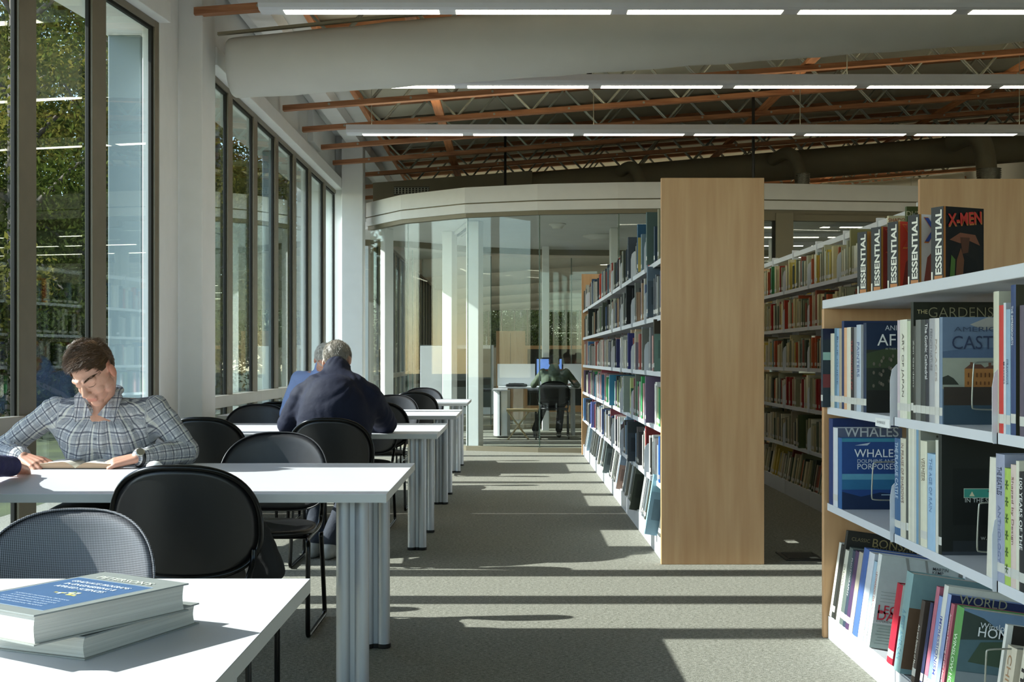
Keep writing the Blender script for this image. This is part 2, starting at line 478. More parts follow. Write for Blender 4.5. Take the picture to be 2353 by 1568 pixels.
# ---- linear pendant lights
def pendant(D, x0, x1, z, label, phase, group=None, wires=()):
    e = empty('pendant_light', (x0, D, z)); tag(e, label, 'light', group)
    org = (x0, D, z)
    prof = [(-.10, .095), (-.098, .04), (-.085, .012), (-.062, 0.0), (.062, 0.0), (.085, .012), (.098, .04), (.10, .095), (.085, .095), (.085, .06), (-.085, .06), (-.085, .095)]
    mb = MB(); mb.prism(prof, lambda u, v, t: (t, D + u, z + v), x0, x1)
    mb.build('housing', M_lightbody, e, org)
    mb = MB(); mb.box(x0 + .2, x1, D - .045, D + .045, z + .061, z + .066); mb.build('added_upglow', M_up, e, org)
    p = 1.22; L = 1.10; x = x0 + phase
    while x + .3 < x1:
        mb = MB(); mb.box(x, min(x + L, x1 - .05), D - .05, D + .05, z - .002, z + .003)
        mb.build('lamp_lens', M_lens, e, org); x += p
    for w in wires:
        mb = MB(); mb.tube([(w, D, z + .05), (w, D, zr(w) + TH + .028)], .004, 6); mb.build('cable', M_galv, e, org)
    return e
pendant(8.67, -1.79, 8.8, 3.675, 'long white pendant light strip, nearest and highest in view', .172, wires=(-.5, 2.6, 5.2))
pendant(11.13, -1.80, 8.8, 3.69, 'long white pendant light strip just beyond the cloth duct', .175, wires=(0.4, 3.06, 5.6))
pendant(13.45, -1.82, 8.8, 3.68, 'long white pendant light strip in front of the glass room, farthest of the three', .175, wires=(-1.55, .9, 3.18, 5.6))
for k in range(1, 14):
    D = 22.9 + 2.3 * (k - 1)
    pendant(D, -1.8, 8.8, 3.68, 'white pendant light strip in the far hall, seen through the glass room', .2, 'light strips of the far hall', wires=(-1.2, 3.5, 7.5))

# ---- fabric ducts
def cloth_duct(D, xa, xb, hgt, wid, label, zs=3.34, group=None, grow=.028):
    e = empty('fabric_duct', (xa, D, zs)); tag(e, label, 'duct', group); org = (xa, D, zs)
    n = 26; mb = MB(); rings = []
    st = [(0.0, .0), (.0, .84), (.02, .92), (.05, .97), (.11, .99), (.2, 1.0)]
    xsx = [xa + s for s, _ in st] + [xa + .2 + (xb - xa - .2) * i / 40 for i in range(1, 41)]
    ks = [k for _, k in st] + [1.0] * 40
    vs = []; fs = []
    for i, (x, k) in enumerate(zip(xsx, ks)):
        zb = zs + .072 * (x - xa); hg = hgt + grow * (x - xa)
        cz = zb + hg * .62
        for j in range(n):
            t = 2 * math.pi * j / n
            cy, sz = math.cos(t), math.sin(t)
            yy = D + wid / 2 * cy * k
            zz = cz + (hg * .62 * sz if sz < 0 else hg * .38 * (sz ** .45)) * (k * .5 + .5)
            zz += .006 * math.sin(x * 9 + j) * (k > .9)
            vs.append((x, yy, zz))
    for i in range(len(xsx) - 1):
        for j in range(n):
            fs.append((i * n + j, i * n + (j + 1) % n, (i + 1) * n + (j + 1) % n, (i + 1) * n + j))
    fs.append(tuple(range(n))); fs.append(tuple(range((len(xsx) - 1) * n, len(xsx) * n)))
    mb.add(vs, fs); mb.build('cloth_tube', M_duct, e, org, smooth=True, angle=60)
    mb = MB(); mb.prism([(xa - .06, zs + hgt - .01), (xb, zs + hgt + (.072 + grow) * (xb - xa)), (xb, zs + hgt + (.072 + grow) * (xb - xa) + .02), (xa - .06, zs + hgt + .012)], lambda u, v, t: (u, t, v), D - wid * .42, D - wid * .42 + .04)
    mb.build('hanging_rail', M_duct_b, e, org)
    for hx in (xa + 1.5, xa + 6.0):
        mb = MB(); yy = D - wid * .42 + .02; mb.tube([(hx, yy, zs + hgt + (.072 + grow) * (hx - xa) + .005), (hx, yy, max(zr(hx) + .6, zs + hgt + .1))], .003, 6); mb.build('hanger_wire', M_galv, e, org)
    return e
cloth_duct(9.95, -2.28, 8.8, .455, .66, 'large white cloth air duct hanging between the two nearest light strips', 3.335)
for k in range(6):
    cloth_duct(24.1 + 4.6 * k, -2.1, 8.8, .62, .9, 'white cloth air duct in the far hall, seen through the glass room', 3.15 - .04 * k, 'cloth ducts of the far hall')

# ---- round duct above the glass room, its dimness coloured in as brown, with its box and branches
e = empty('metal_duct', (-2, 18.2, 3.4)); tag(e, 'large grey-brown round metal duct above the glass room', 'duct'); org = (-2, 18.2, 3.4)
def zc(x): return 3.80 + SL * 1.05 * (x - .5)
mb = MB(); mb.tube([(x, 18.2, zc(x)) for x in (.2, 2, 4, 6, 8.8)], [.20, .205, .215, .225, .235], 28); mb.build('round_tube', M_duct_b, e, org, smooth=True, angle=50)
mb = MB(); mb.prism([(-2.05, 3.38), (.3, 3.40), (.3, 3.98), (-2.05, 3.80)], lambda u, v, t: (u, t, v), 17.95, 18.45); mb.build('square_tube', M_duct_b, e, org, bevel=.01)
mb = MB()
for i in range(11):
    mb.box(-1.73 + i * .048, -1.71 + i * .048, 17.935, 17.95, 3.63, 3.73)
for i in range(4): mb.box(-1.74, -1.22, 17.93, 17.947, 3.63 + i * .03, 3.638 + i * .03)
mb.box(-1.74, -1.22, 17.948, 17.952, 3.62, 3.74, 1); mb.build('grille', [M_galv, M_black], e, org)
for (x, r, dz, yy) in ((1.83, .085, .55, 17.7), (4.1, .09, .6, 17.6), (6.65, .14, .9, 17.3)):
    z = zc(x)
    pts = chaikin([(x - .25, yy + .4, z + .05), (x - .1, yy, z + .12), (x + .02, yy - .12, z - .08), (x + .06, yy - .15, z - dz)], 3)
    mb = MB(); mb.tube(pts, r, 18); mb.build('branch', M_duct_b, e, org, smooth=True)
    mb = MB(); pr = []
    for i in range(9): pr += [(r * 1.04, i * .03), (r * 1.22, i * .03 + .015)]
    mb.lathe(pr, (x + .06, yy - .15, z - dz * .62 - .12), 18); mb.build('foil_sleeve', M_flex, e, org, smooth=True)
for px, D, y0, lb in ((1161, 17.0, 425, 'thin black hanger rod dropping to the glass room roof'), (1731, 14.38, 425, 'black vertical rod rising to the trusses behind the maple end panel')):
    x = wx(px, D); mb = MB(); mb.tube([(x, D, 0.0 if D < 15 else wz(y0, D)), (x, D, zr(x) + (.06 if D < 15 else .5))], .018, 10)
    if D > 15: tag(mb.build('hanger_rod', M_black, origin=(x, D, wz(y0, D))), lb, 'rod')
    else:
        tag(mb.build('hanger_rod', M_black, origin=(x, D, 0)), lb, 'rod')
for i, (x0, y0, x1, y1) in enumerate(((.9, 12.9, 2.1, 13.0), (4.0, 12.4, 5.9, 12.6))):
    mb = MB(); mb.tube([(x0, y0, zr(x0) + .25), (x1, y1, zr(x1) + .27)], .025, 10)
    mb.tube([(x0, y0, zr(x0) + .25), (x0 - .1, y0, zr(x0) + .05)], .025, 10); mb.tube([(x0 + .1, y0, zr(x0) + .25), (x0 + .1, y0, zr(x0 + .1) + TH + .02)], .008, 8)
    tag(mb.build('sprinkler_pipe', M_black, origin=(x0, y0, zr(x0))), ('black pipe among the trusses above the middle of the room', 'black pipe among the trusses towards the right')[i], 'pipe')

# ------------------------------------------------------------------ glass room
GP = [(wx(841, 17.57), 17.57), (wx(921, 16.68), 16.68), (wx(1068, 15.96), 15.96), (wx(1235, 15.64), 15.64), (wx(1420, 15.49), 15.49), (wx(1525, 15.45), 15.45), (wx(1800, 15.60), 15.60), (wx(2130, 15.82), 15.82), (7.6, 16.5), (8.9, 17.4)]
def strip(mb, pts, off0, off1, z0, z1, mi=0):
    """a band following the polyline, between two sideways offsets (positive = into the room)"""
    ns = []
    for i in range(len(pts)):
        a = Vector(pts[max(i - 1, 0)]); b = Vector(pts[min(i + 1, len(pts) - 1)]); d = (b - a).normalized(); ns.append(Vector((-d.y, d.x)))
    for i in range(len(pts) - 1):
        vs = []
        for k in (i, i + 1):
            for o in (off0, off1):
                p = Vector(pts[k]) + ns[k] * o
                vs += [(p.x, p.y, z0), (p.x, p.y, z1)]
        mb.add(vs, [(0, 1, 3, 2), (4, 6, 7, 5), (0, 4, 5, 1), (2, 3, 7, 6), (0, 2, 6, 4), (1, 5, 7, 3)], mi)
M_strip = mat('taupe_strip', '7d7662', .5, .2, noise_s=5, noise_a=.06)
mb = MB(); strip(mb, GP, 0, .3, 3.245, 3.45); strip(mb, GP, .0, .3, 3.115, 3.228); strip(mb, GP, .025, .28, 3.22, 3.25, 1)
struct(mb.build('trim_10', [M_white, M_strip], origin=(0, 16, 3.1)))
mb = MB(); strip(mb, GP, .03, .12, 3.06, 3.118); strip(mb, GP, .03, .12, 0, .06)
struct(mb.build('trim_11', M_strip, origin=(0, 16, 0)))
mb = MB(); strip(mb, GP[:6], .07, .082, .05, 3.08)
struct(mb.build('window_60', M_glass_in, origin=(0, 16, 0)))
M_seal = mat('glass_edge', '5c6d63', .2, noise_s=10, noise_a=.05)
for px, D in ((938, 16.72), (1075, 16.05), (1240, 15.72), (1422, 15.56)):
    x = wx(px, D); mb = MB(); mb.box(x - .007, x + .007, D - .012, D + .012, .05, 3.08)
    struct(mb.build('trim_12', M_seal, origin=(x, D, 0)))
# framed part to the right of the middle bookcase
mb = MB(); strip(mb, GP[5:], .07, .082, .05, 3.0); struct(mb.build('window_61', M_glass_in, origin=(3, 16, 0)))
mb = MB(); strip(mb, GP[5:], .03, .14, 2.98, 3.07); struct(mb.build('trim_13', M_strip, origin=(3, 16, 2.9)))
for px, w in ((1802, .22), (2400, .2)):
    D = 15.62; x = wx(px, D); mb = MB(); mb.box(x - w / 2, x + w / 2, D - .03, D + .1, 0, 3.07); mb.box(x - w / 2 - .03, x - w / 2, D + .02, D + .1, 0, 3.0, 1)
    struct(mb.build('trim_14', [M_strip, M_gasket], origin=(x, D, 0)))
# room ceiling and back wall of glass
BP = [(-2.9, 19.0), (-1.6, 19.6), (-.6, 20.5), (.5, 21.0), (2.2, 21.2), (4.0, 21.2), (8.9, 21.0)]
poly = [(p[0] , p[1] + .15) for p in GP] + [(8.9, 21.1)] + [(p[0], p[1] + .05) for p in BP[::-1][1:]]
mb = MB(); mb.prism(poly, lambda u, v, t: (u, v, t), 3.09, 3.2); struct(mb.build('ceiling_room', M_wall, origin=(0, 18, 3.09)))
mb = MB(); strip(mb, BP, 0, .1, 3.0, 3.09); strip(mb, BP, 0, .1, 0, .08); struct(mb.build('trim_15', M_strip, origin=(0, 20, 0)))
mb = MB(); strip(mb, BP, .04, .052, .05, 2.95); struct(mb.build('window_62', M_glass_in, origin=(0, 20, 0)))
for px, D in ((948, 19.5), (1128, 20.7), (1313, 21.1)):
    x = wx(px, D); mb = MB(); mb.box(x - .008, x + .008, D, D + .02, .05, 2.95); struct(mb.build('trim_16', M_seal, origin=(x, D, 0)))
def room_column(pxa, pxb, pxc, D, ang, z1=3.09):
    """front face from pxa to pxb, side face to pxc; turned by ang degrees so that the front looks a little to the left"""
    a = Vector((wx(pxa, D), D)); r = math.radians(ang)
    w = (pxb - pxa) * D / F / math.cos(r)
    d = Vector((math.cos(r), -math.sin(r))); n = Vector((math.sin(r), math.cos(r)))
    b = a + d * w; dep = .24
    column('column', [tuple(a), tuple(b), tuple(b + n * dep), tuple(a + n * dep)], z1)
room_column(1071, 1100, 1117, 16.65, 14)
room_column(1016, 1039, 1058, 18.0, 16)
room_column(874, 886, 915, 17.55, 24)
room_column(1246, 1262, 1279, 20.4, 0)
room_column(1403, 1420, 1440, 17.5, 0)
column('column', [(wx(1775, 19), 19), (wx(1790, 19), 19), (wx(1790, 19), 19.3), (wx(1775, 19), 19.3)], 3.09)
M_plate = mat('ceiling_plate', 'dcdcd8', .4, noise_s=9, noise_a=.04)
for (px, py, D, r, lb) in ((1381, 551, 18.6, .28, 'round white diffuser on the glass room ceiling near the middle bookcase'), (1281, 516, 17.0, .12, 'small round plate on the glass room ceiling'), (1846, 490, 16.8, .45, 'large round diffuser on the ceiling, seen above the right-hand bookcase')):
    x = wx(px, D); mb = MB(); mb.lathe([(r * .55, -.07), (r * .62, -.06), (r * .7, -.04), (r, -.015), (r, 0)], (x, D, 3.088), 32)
    tag(mb.build('ceiling_diffuser', M_plate, origin=(x, D, 3.02), smooth=True, angle=35), lb, 'diffuser')
mb = MB(); a = P(1037, 560, 18.4); b = P(1068, 512, 16.9)
for i in range(4):
    o = i * .05
    mb.add([(a.x + o, a.y, 3.04), (b.x + o, b.y, 3.04), (b.x + o + .035, b.y, 3.04), (a.x + o + .035, a.y, 3.04), (a.x + o, a.y, 3.085), (b.x + o, b.y, 3.085), (b.x + o + .035, b.y, 3.085), (a.x + o + .035, a.y, 3.085)],
           [(0, 1, 2, 3), (4, 5, 6, 7), (0, 1, 5, 4), (1, 2, 6, 5), (2, 3, 7, 6), (3, 0, 4, 7)], 1 if i in (1,) else 0)
tag(mb.build('slot_diffuser', [M_plate, M_black], origin=(a.x, a.y, 3.04)), 'long slotted diffuser on the glass room ceiling', 'diffuser')
# lights of the room seen above the right-hand bookcase
for k, (D, x0) in enumerate(((16.9, 3.1), (18.3, 3.3), (19.7, 3.4))):
    e = empty('ceiling_light', (x0, D, 3.05)); tag(e, ('slim light strip on the room ceiling, highest above the right-hand bookcase', 'slim light strip on the room ceiling, middle one above the right-hand bookcase', 'slim light strip on the room ceiling, lowest above the right-hand bookcase')[k], 'light')
    mb = MB(); mb.box(x0, x0 + 4.2, D - .05, D + .05, 3.03, 3.088); mb.build('housing', M_lightbody, e, (x0, D, 3.05))
    for q in range(3):
        mb = MB(); mb.box(x0 + .05 + q * 1.4, x0 + 1.3 + q * 1.4, D - .025, D + .025, 3.024, 3.032); mb.build('lamp_lens', M_lens, e, (x0, D, 3.05))

# ---- end of the far hall: a row of windows
mb = MB(); mb.box(-2.7, 9, 52.5, 52.7, 0, 1.7); mb.box(-2.7, 9, 52.5, 52.7, 3.3, 5.4); mb.box(-2.7, -1.6, 52.5, 52.7, 1.7, 3.3)
struct(mb.build('wall_far', M_wall, origin=(0, 52.5, 0)))
mb = MB()
for i in range(20): mb.box(-1.6 + i * .56, -1.55 + i * .56, 52.48, 52.6, 1.7, 3.3)
mb.box(-1.6, 9, 52.45, 52.62, 1.68, 1.75); mb.box(-1.6, 9, 52.63, 52.64, 1.7, 3.3, 1)
struct(mb.build('window_63', [M_frame, M_glass], origin=(0, 52.5, 1.7)))

# ------------------------------------------------------------------ outdoors
M_grass = mat('grass', '2b3518', .9, noise_s=2, noise_a=.35, c2='454f26', bump_s=40, bump_a=.5)
def leaf_material(name, c):
    m = bpy.data.materials.new(name); m.use_nodes = True
    t = m.node_tree; N = t.nodes; L = t.links; N.clear()
    out = N.new('ShaderNodeOutputMaterial'); mx = N.new('ShaderNodeMixShader'); mx.inputs[0].default_value = .45
    d = N.new('ShaderNodeBsdfDiffuse'); tr = N.new('ShaderNodeBsdfTranslucent')
    n = N.new('ShaderNodeTexNoise'); n.inputs['Scale'].default_value = .9; n.inputs['Detail'].default_value = 6
    tc = N.new('ShaderNodeTexCoord'); L.new(tc.outputs['Object'], n.inputs['Vector'])
    cr = N.new('ShaderNodeValToRGB'); e = cr.color_ramp.elements; e[0].position = .35; e[0].color = (*srgb(c[0]), 1); e[1].position = .65; e[1].color = (*srgb(c[1]), 1)
    L.new(n.outputs[0], cr.inputs[0]); L.new(cr.outputs[0], d.inputs[0]); L.new(cr.outputs[0], tr.inputs[0])
    L.new(d.outputs[0], mx.inputs[1]); L.new(tr.outputs[0], mx.inputs[2]); L.new(mx.outputs[0], out.inputs[0])
    return m
LEAF = [leaf_material('leaves_a', ('243016', '535c26')), leaf_material('leaves_b', ('2e3818', '756f32')), leaf_material('leaves_c', ('1c2510', '3f491f'))]
M_bark = mat('bark', '5a5247', .9, noise_s=6, noise_a=.3, bump_s=12, bump_a=.8, stretch=(4, 4, 1))
mb = MB(); mb.box(-90, -3.9, -40, 130, -.5, -.15); mb.box(-3.9, 60, 54, 130, -.5, -.15)
tag(mb.build('ground', M_grass, origin=(-20, 20, -.5)), kind='structure')
def crown_mesh(seed, n, R, h0, h1, leafsz):
    rnd = random.Random(seed); mb = MB(); vs = []; fs = []
    cl = []
    for i in range(34):
        t = rnd.random(); z = h0 + (h1 - h0) * t; rr = R * (math.sin(math.pi * min(1, .12 + t * .95)) ** .6)
        a = rnd.random() * 6.283; q = rr * math.sqrt(rnd.random())
        cl.append((q * math.cos(a), q * math.sin(a), z, rnd.uniform(.5, 1.0) * R * .42))
    for i in range(n):
        c = rnd.choice(cl); d = Vector((rnd.gauss(0, 1), rnd.gauss(0, 1), rnd.gauss(0, .6))); d.normalize(); d *= c[3] * rnd.random() ** .4
        p = Vector(c[:3]) + d; s = leafsz * rnd.uniform(.6, 1.3)
        u = Vector((rnd.gauss(0, 1), rnd.gauss(0, 1), rnd.gauss(0, 1))).normalized(); w = u.orthogonal().normalized()
        o = len(vs); vs += [tuple(p - u * s), tuple(p - w * s * .45), tuple(p + u * s), tuple(p + w * s * .45)]; fs.append((o, o + 1, o + 2, o + 3))
    mb.add(vs, fs)
    tr = MB(); tr.tube([(0, 0, -.3), (.05, 0, h0 * .6), (-.05, .1, h0 + (h1 - h0) * .4), (0, 0, h1 * .92)], [.2, .16, .11, .03], 10)
    for c in cl[::3]: tr.tube([(0, 0, max(h0 * .7, c[2] - 1.6)), (c[0] * .5, c[1] * .5, c[2] - .7), c[:3]], [.06, .04, .015], 6)
    return mb, tr
VAR = []
for k, (n, R, h0, h1, ls) in enumerate(((20000, 3.3, 2.6, 13.5, .075), (17000, 2.8, 1.6, 11.5, .07), (12000, 3.6, .3, 5.0, .06))):
    c, t = crown_mesh(k + 5, n, R, h0, h1, ls); VAR.append((c.mesh('crown', LEAF[k]), t.mesh('trunk', M_bark, smooth=True)))
def tree(x, y, v, s, rz, label, group):
    e = empty('tree' if v < 2 else 'bush', (x, y, -.15), rz); e.scale = (s, s, s)
    tag(e, label, 'tree' if v < 2 else 'bush', group)
    for nm, me in zip(('crown', 'trunk'), VAR[v]):
        o = bpy.data.objects.new(nm, me); COL.objects.link(o); o.parent = e
rt = random.Random(3)
for i in range(12):
    D = 25 + 2.6 * i + rt.uniform(-.7, .7); a = rt.uniform(.16, .43)
    x = -a * D - .6
    tree(x, D, i % 2, rt.uniform(.85, 1.15), rt.uniform(0, 6), 'tall leafy green tree outside the tall windows', 'trees outside the window wall')
for i, (x, D) in enumerate(((-9.6, 23.5), (-13.5, 33), (-10, 40), (-20, 46))):
    tree(x, D, 1, 1.1 + .05 * i, i, 'tall leafy green tree outside the tall windows', 'trees outside the window wall')
for i in range(20):
    D = 22.5 + 1.6 * i; a = .20 + .25 * ((i * 7) % 10) / 10
    tree(-a * D - 3.2, D, 2, rt.uniform(.7, 1.1), i * 1.3, 'low dark green bush on the ground outside the tall windows', 'bushes outside the window wall')
for i in range(9):
    tree(-4 + 1.9 * i, 60 + (i % 3) * 2, 1, .75, i * 2, 'green tree beyond the far hall windows', 'trees beyond the far hall')
for i in range(7):
    tree(-4 + 2.2 * i, 57.5, 2, .9, i * 2.4, 'green bush beyond the far hall windows', 'bushes beyond the far hall')
for i in range(8):
    tree(-5 + 2.1 * i, 65, 2, 1.25, i * 1.7, 'green bush beyond the far hall windows', 'bushes beyond the far hall')
# ------------------------------------------------------------------ tables
M_lam = mat('white_laminate', 'd2d2d7', .34, noise_s=4, noise_a=.015)
M_lam_edge = mat('laminate_edge', 'bdbdb8', .45, noise_s=10, noise_a=.04)
M_alu = mat('brushed_aluminium', 'b4b7ba', .5, .8, noise_s=2, noise_a=.03, stretch=(1, 1, .05))
M_maple = mat('maple_veneer', 'cfa679', .42, noise_s=2.4, noise_a=.25, c2='bd8f62', stretch=(9, 9, .7), bump_s=20, bump_a=.03)
ZT = .74
def table(y0, y1, xr, L, label, group='white reading tables'):
    xl = xr - L; e = empty('reading_table', ((xl + xr) / 2, (y0 + y1) / 2, 0)); tag(e, label, 'table', group); org = tuple(e.location)
    mb = MB(); mb.box(xl, xr, y0, y1, ZT - .030, ZT - .001, 1); mb.box(xl + .0008, xr - .0008, y0 + .0008, y1 - .0008, ZT - .0015, ZT, 0)
    mb.build('table_top', [M_lam, M_lam_edge], e, org)
    for x in (xr - .135, xl + .135):
        for y in (y0 + .14, y1 - .36):
            mb = MB()
            for s in (-.033, .033):
                mb.lathe([(.026, .018), (.026, ZT - .03)], (x + s, y - .0, 0), 20)
            mb.box(x - .02, x + .02, y - .008, y + .008, .018, ZT - .03)
            mb.lathe([(.026, .018), (.026, ZT - .03)], (x, y + .03, 0), 20)
            lg = mb.build('leg', M_alu, e, org, smooth=True, angle=40)
            mb = MB(); mb.lathe([(.027, 0), (.03, .004), (.03, .018)], (x + .033, y, 0), 16); mb.lathe([(.027, 0), (.03, .004), (.03, .018)], (x - .033, y, 0), 16)
            mb.box(x - .03, x + .03, y - .015, y + .04, 0, .0175)
            f = mb.build('foot', M_black, lg, org)
    return e
TAB = [(1.36, 2.60, -.43, 2.4), (4.22, 5.46, -.435, 2.05), (7.56, 8.83, -.465, 1.97), (9.97, 11.20, -.456, 1.96), (12.78, 14.10, -.47, 1.95)]
for (y0, y1, xr, L), lb in zip(TAB, ('white table with two thick blue books stacked on it', 'white table where the man in the plaid shirt reads', 'white table where the man in the navy jacket leans', 'white table just beyond the man in the navy jacket', 'white table closest to the glass room')):
    table(y0, y1, xr, L, lb)
mb = MB(); mb.lathe([(.036, 0), (.036, .006), (.032, .02), (.02, .031), (.006, .035)], (wx(355, 5.17), 5.17, ZT), 28)
tag(mb.build('cable_grommet', M_white, origin=(wx(355, 5.17), 5.17, ZT), smooth=True), 'small white dome on the table beside the open book', 'cap')

# ------------------------------------------------------------------ chairs
M_plastic = mat('black_plastic', '141415', .38, noise_s=30, noise_a=.15, bump_s=400, bump_a=.04)
M_plastic_g = mat('charcoal_plastic', '2f2f32', .42, noise_s=30, noise_a=.12, bump_s=400, bump_a=.05)
M_tube = mat('black_tube', '0f1010', .22, .5, noise_s=20, noise_a=.1)
def weave_material():
    m = bpy.data.materials.new('grey_weave'); m.use_nodes = True
    N = m.node_tree.nodes; L = m.node_tree.links; b = N['Principled BSDF']
    tc = N.new('ShaderNodeTexCoord'); mp = N.new('ShaderNodeMapping'); mp.inputs['Scale'].default_value = (1, 0, 1); mp.inputs['Rotation'].default_value = (0, math.radians(45), 0); L.new(tc.outputs['Object'], mp.inputs[0])
    v = N.new('ShaderNodeTexChecker'); v.inputs['Scale'].default_value = 310; L.new(mp.outputs[0], v.inputs[0])
    v.inputs[1].default_value = (*srgb('8d8d93'), 1); v.inputs[2].default_value = (*srgb('2a2a2e'), 1)
    L.new(v.outputs[0], b.inputs['Base Color']); b.inputs['Roughness'].default_value = .45
    bp = N.new('ShaderNodeBump'); bp.inputs['Strength'].default_value = .4; bp.inputs['Distance'].default_value = .002; L.new(v.outputs[1], bp.inputs['Height']); L.new(bp.outputs[0], b.inputs['Normal'])
    return m
M_weave = weave_material()
def back_pt(x, z, y0=-.235):
    """shell of the backrest: x across, z up; curved forward at the sides and leaning back towards the top"""
    return (x, y0 + 1.5 * x * x - .16 * (z - .5) + .10 * (z - .68) ** 2, z)
def chair_meshes(W, z0, z1, m_back, rim):
    out = []
    a = W / 2; zc_ = z0 + (z1 - z0) * .44; hu = z1 - zc_; hd = zc_ - z0
    def outline(t, k=1.0):
        c, s = math.cos(t), math.sin(t); n = 2.7 if s > 0 else 3.2
        x = a * k * math.copysign(abs(c) ** (2 / n), c)
        h = hu if s > 0 else hd
        z = zc_ + h * k * math.copysign(abs(s) ** (2 / (2.3 if s > 0 else 2.8)), s)
        return x, z
    mb = MB(); n = 48; R = 9; vs = []; fs = []
    for side in (0, 1):
        vs.append(back_pt(0, zc_) if side == 0 else tuple(Vector(back_pt(0, zc_)) + Vector((0, .010, 0))))
        for r in range(1, R + 1):
            for j in range(n):
                x, z = outline(2 * math.pi * j / n, r / R); p = Vector(back_pt(x, z))
                th = .010 if r < R else .0
                vs.append(tuple(p + Vector((0, th * side, 0))))
    S1 = 1 + R * n
    for side in (0, 1):
        o = side * S1
        for j in range(n):
            f = (o, o + 1 + j, o + 1 + (j + 1) % n); fs.append(f if side else f[::-1])
        for r in range(R - 1):
            for j in range(n):
                q = (o + 1 + r * n + j, o + 1 + (r + 1) * n + j, o + 1 + (r + 1) * n + (j + 1) % n, o + 1 + r * n + (j + 1) % n)
                fs.append(q if side else q[::-1])
    mb.add(vs, fs)
    me = mb.mesh('backrest', m_back, smooth=True)
    bm = bmesh.new(); bm.from_mesh(me); bmesh.ops.remove_doubles(bm, verts=bm.verts, dist=.0004); bm.to_mesh(me); bm.free(); me.polygons.foreach_set('use_smooth', [True] * len(me.polygons))
    out.append(('backrest', me))
    rimm = MB(); pts = []
    for j in range(64):
        x, z = outline(2 * math.pi * j / 64); pts.append(Vector(back_pt(x, z)) + Vector((0, .003, 0)))
    rimm.tube(pts, .0105 if rim else .0035, 8, closed=True)
    out.append(('rim', rimm.mesh('rim', M_tube if rim else m_back, smooth=True)))
    st = MB(); prof = []
    for j in range(40):
        t = 2 * math.pi * j / 40; c, s = math.cos(t), math.sin(t); prof.append((.22 * math.copysign(abs(c) ** .8, c), .21 * math.copysign(abs(s) ** .8, s)))
    vs = []; fs = []
    lv = [(.80, .432), (.97, .434), (1.0, .443), (.985, .455), (.9, .460), (.6, .452), (.0, .448)]
    for k, z in lv:
        for (u, v) in prof: vs.append((u * k, v * k, z + .012 * max(0, -v / .21) * k))
    m = len(prof)
    for i in range(len(lv) - 1):
        for j in range(m): fs.append((i * m + j, i * m + (j + 1) % m, (i + 1) * m + (j + 1) % m, (i + 1) * m + j))
    fs.append(tuple(range(m - 1, -1, -1))); st.add(vs, fs)
    out.append(('seat', st.mesh('seat', M_plastic, smooth=True)))
    for s in (-1, 1):
        fr = MB(); x = .222 * s
        up = back_pt(.222 * s, .56)
        pts = chaikin([(up[0], up[1] - .004, .585), (up[0], up[1] - .010, .54), (x * .95, -.235, .49), (x * .93, -.2, .425), (x * .93, .15, .422), (x, .205, .415), (x, .215, .38), (x, .222, .05), (x, .215, .012), (x, .17, .012), (x, -.20, .012), (x, -.25, .012), (x, -.25, .05), (x * .95, -.215, .40)], 2)
        fr.tube(pts, .0105, 10)
        out.append(('leg', fr.mesh('leg', M_tube, smooth=True)))
    sp = MB(); sp.tube([(-.207, .1, .424), (.207, .1, .424)], .009, 8); out.append(('stretcher', sp.mesh('stretcher', M_tube, smooth=True)))
    return out
CH = {'black': chair_meshes(.485, .50, .862, M_plastic, True), 'grey': chair_meshes(.50, .50, .862, M_plastic_g, False), 'weave': chair_meshes(.47, .47, .80, M_weave, False)}
def chair(px, D_back, kind, facing, label, group='chairs around the white tables'):
    """facing +1: the seat lies beyond the backrest (we see the outside of the back); -1: it faces the camera"""
    x = wx(px, D_back); e = empty('chair', (x, D_back + .26 * facing, 0), 0 if facing > 0 else math.pi)
    tag(e, label, 'chair', group)
    for nm, me in CH[kind]:
        o = bpy.data.objects.new(nm, me); COL.objects.link(o); o.parent = e
    return e
chair(178, 3.30, 'weave', -1, 'grey woven-back chair behind the table with the stacked books', None)
chair(411, 3.90, 'black', 1, 'black plastic chair, back to us, in front of the table with the open book')
chair(463, 7.08, 'black', 1, 'black plastic chair behind the plaid-shirted man, next to the white column')
chair(638, 5.72, 'grey', -1, 'empty charcoal chair facing us, right of the plaid shirt')
chair(755, 6.98, 'black', 1, 'black plastic chair the man in the navy jacket sits on')
chair(596, 9.25, 'grey', -1, 'charcoal chair facing us, left of the man in the navy jacket')
chair(640, 9.62, 'black', 1, 'black chair back just above the charcoal chair, left of the navy jacket')
chair(866, 9.60, 'black', 1, 'black chair just right of the navy jacket, at the third table back')
chair(905, 11.65, 'grey', -1, 'charcoal chair facing us at the far side of the third table back')
chair(951, 12.45, 'black', 1, 'black chair at the near side of the table closest to the glass room')
chair(972, 14.45, 'grey', -1, 'charcoal chair facing us between the last table and the glass room')
chair(839, 9.05, 'grey', -1, 'charcoal chair hidden behind the navy jacket, its legs under the table')
chair(303, 5.90, 'black', -1, 'black chair under the man in the plaid shirt', None)
chair(756, 9.22, 'black', -1, 'black chair under the man in the light blue shirt', None)

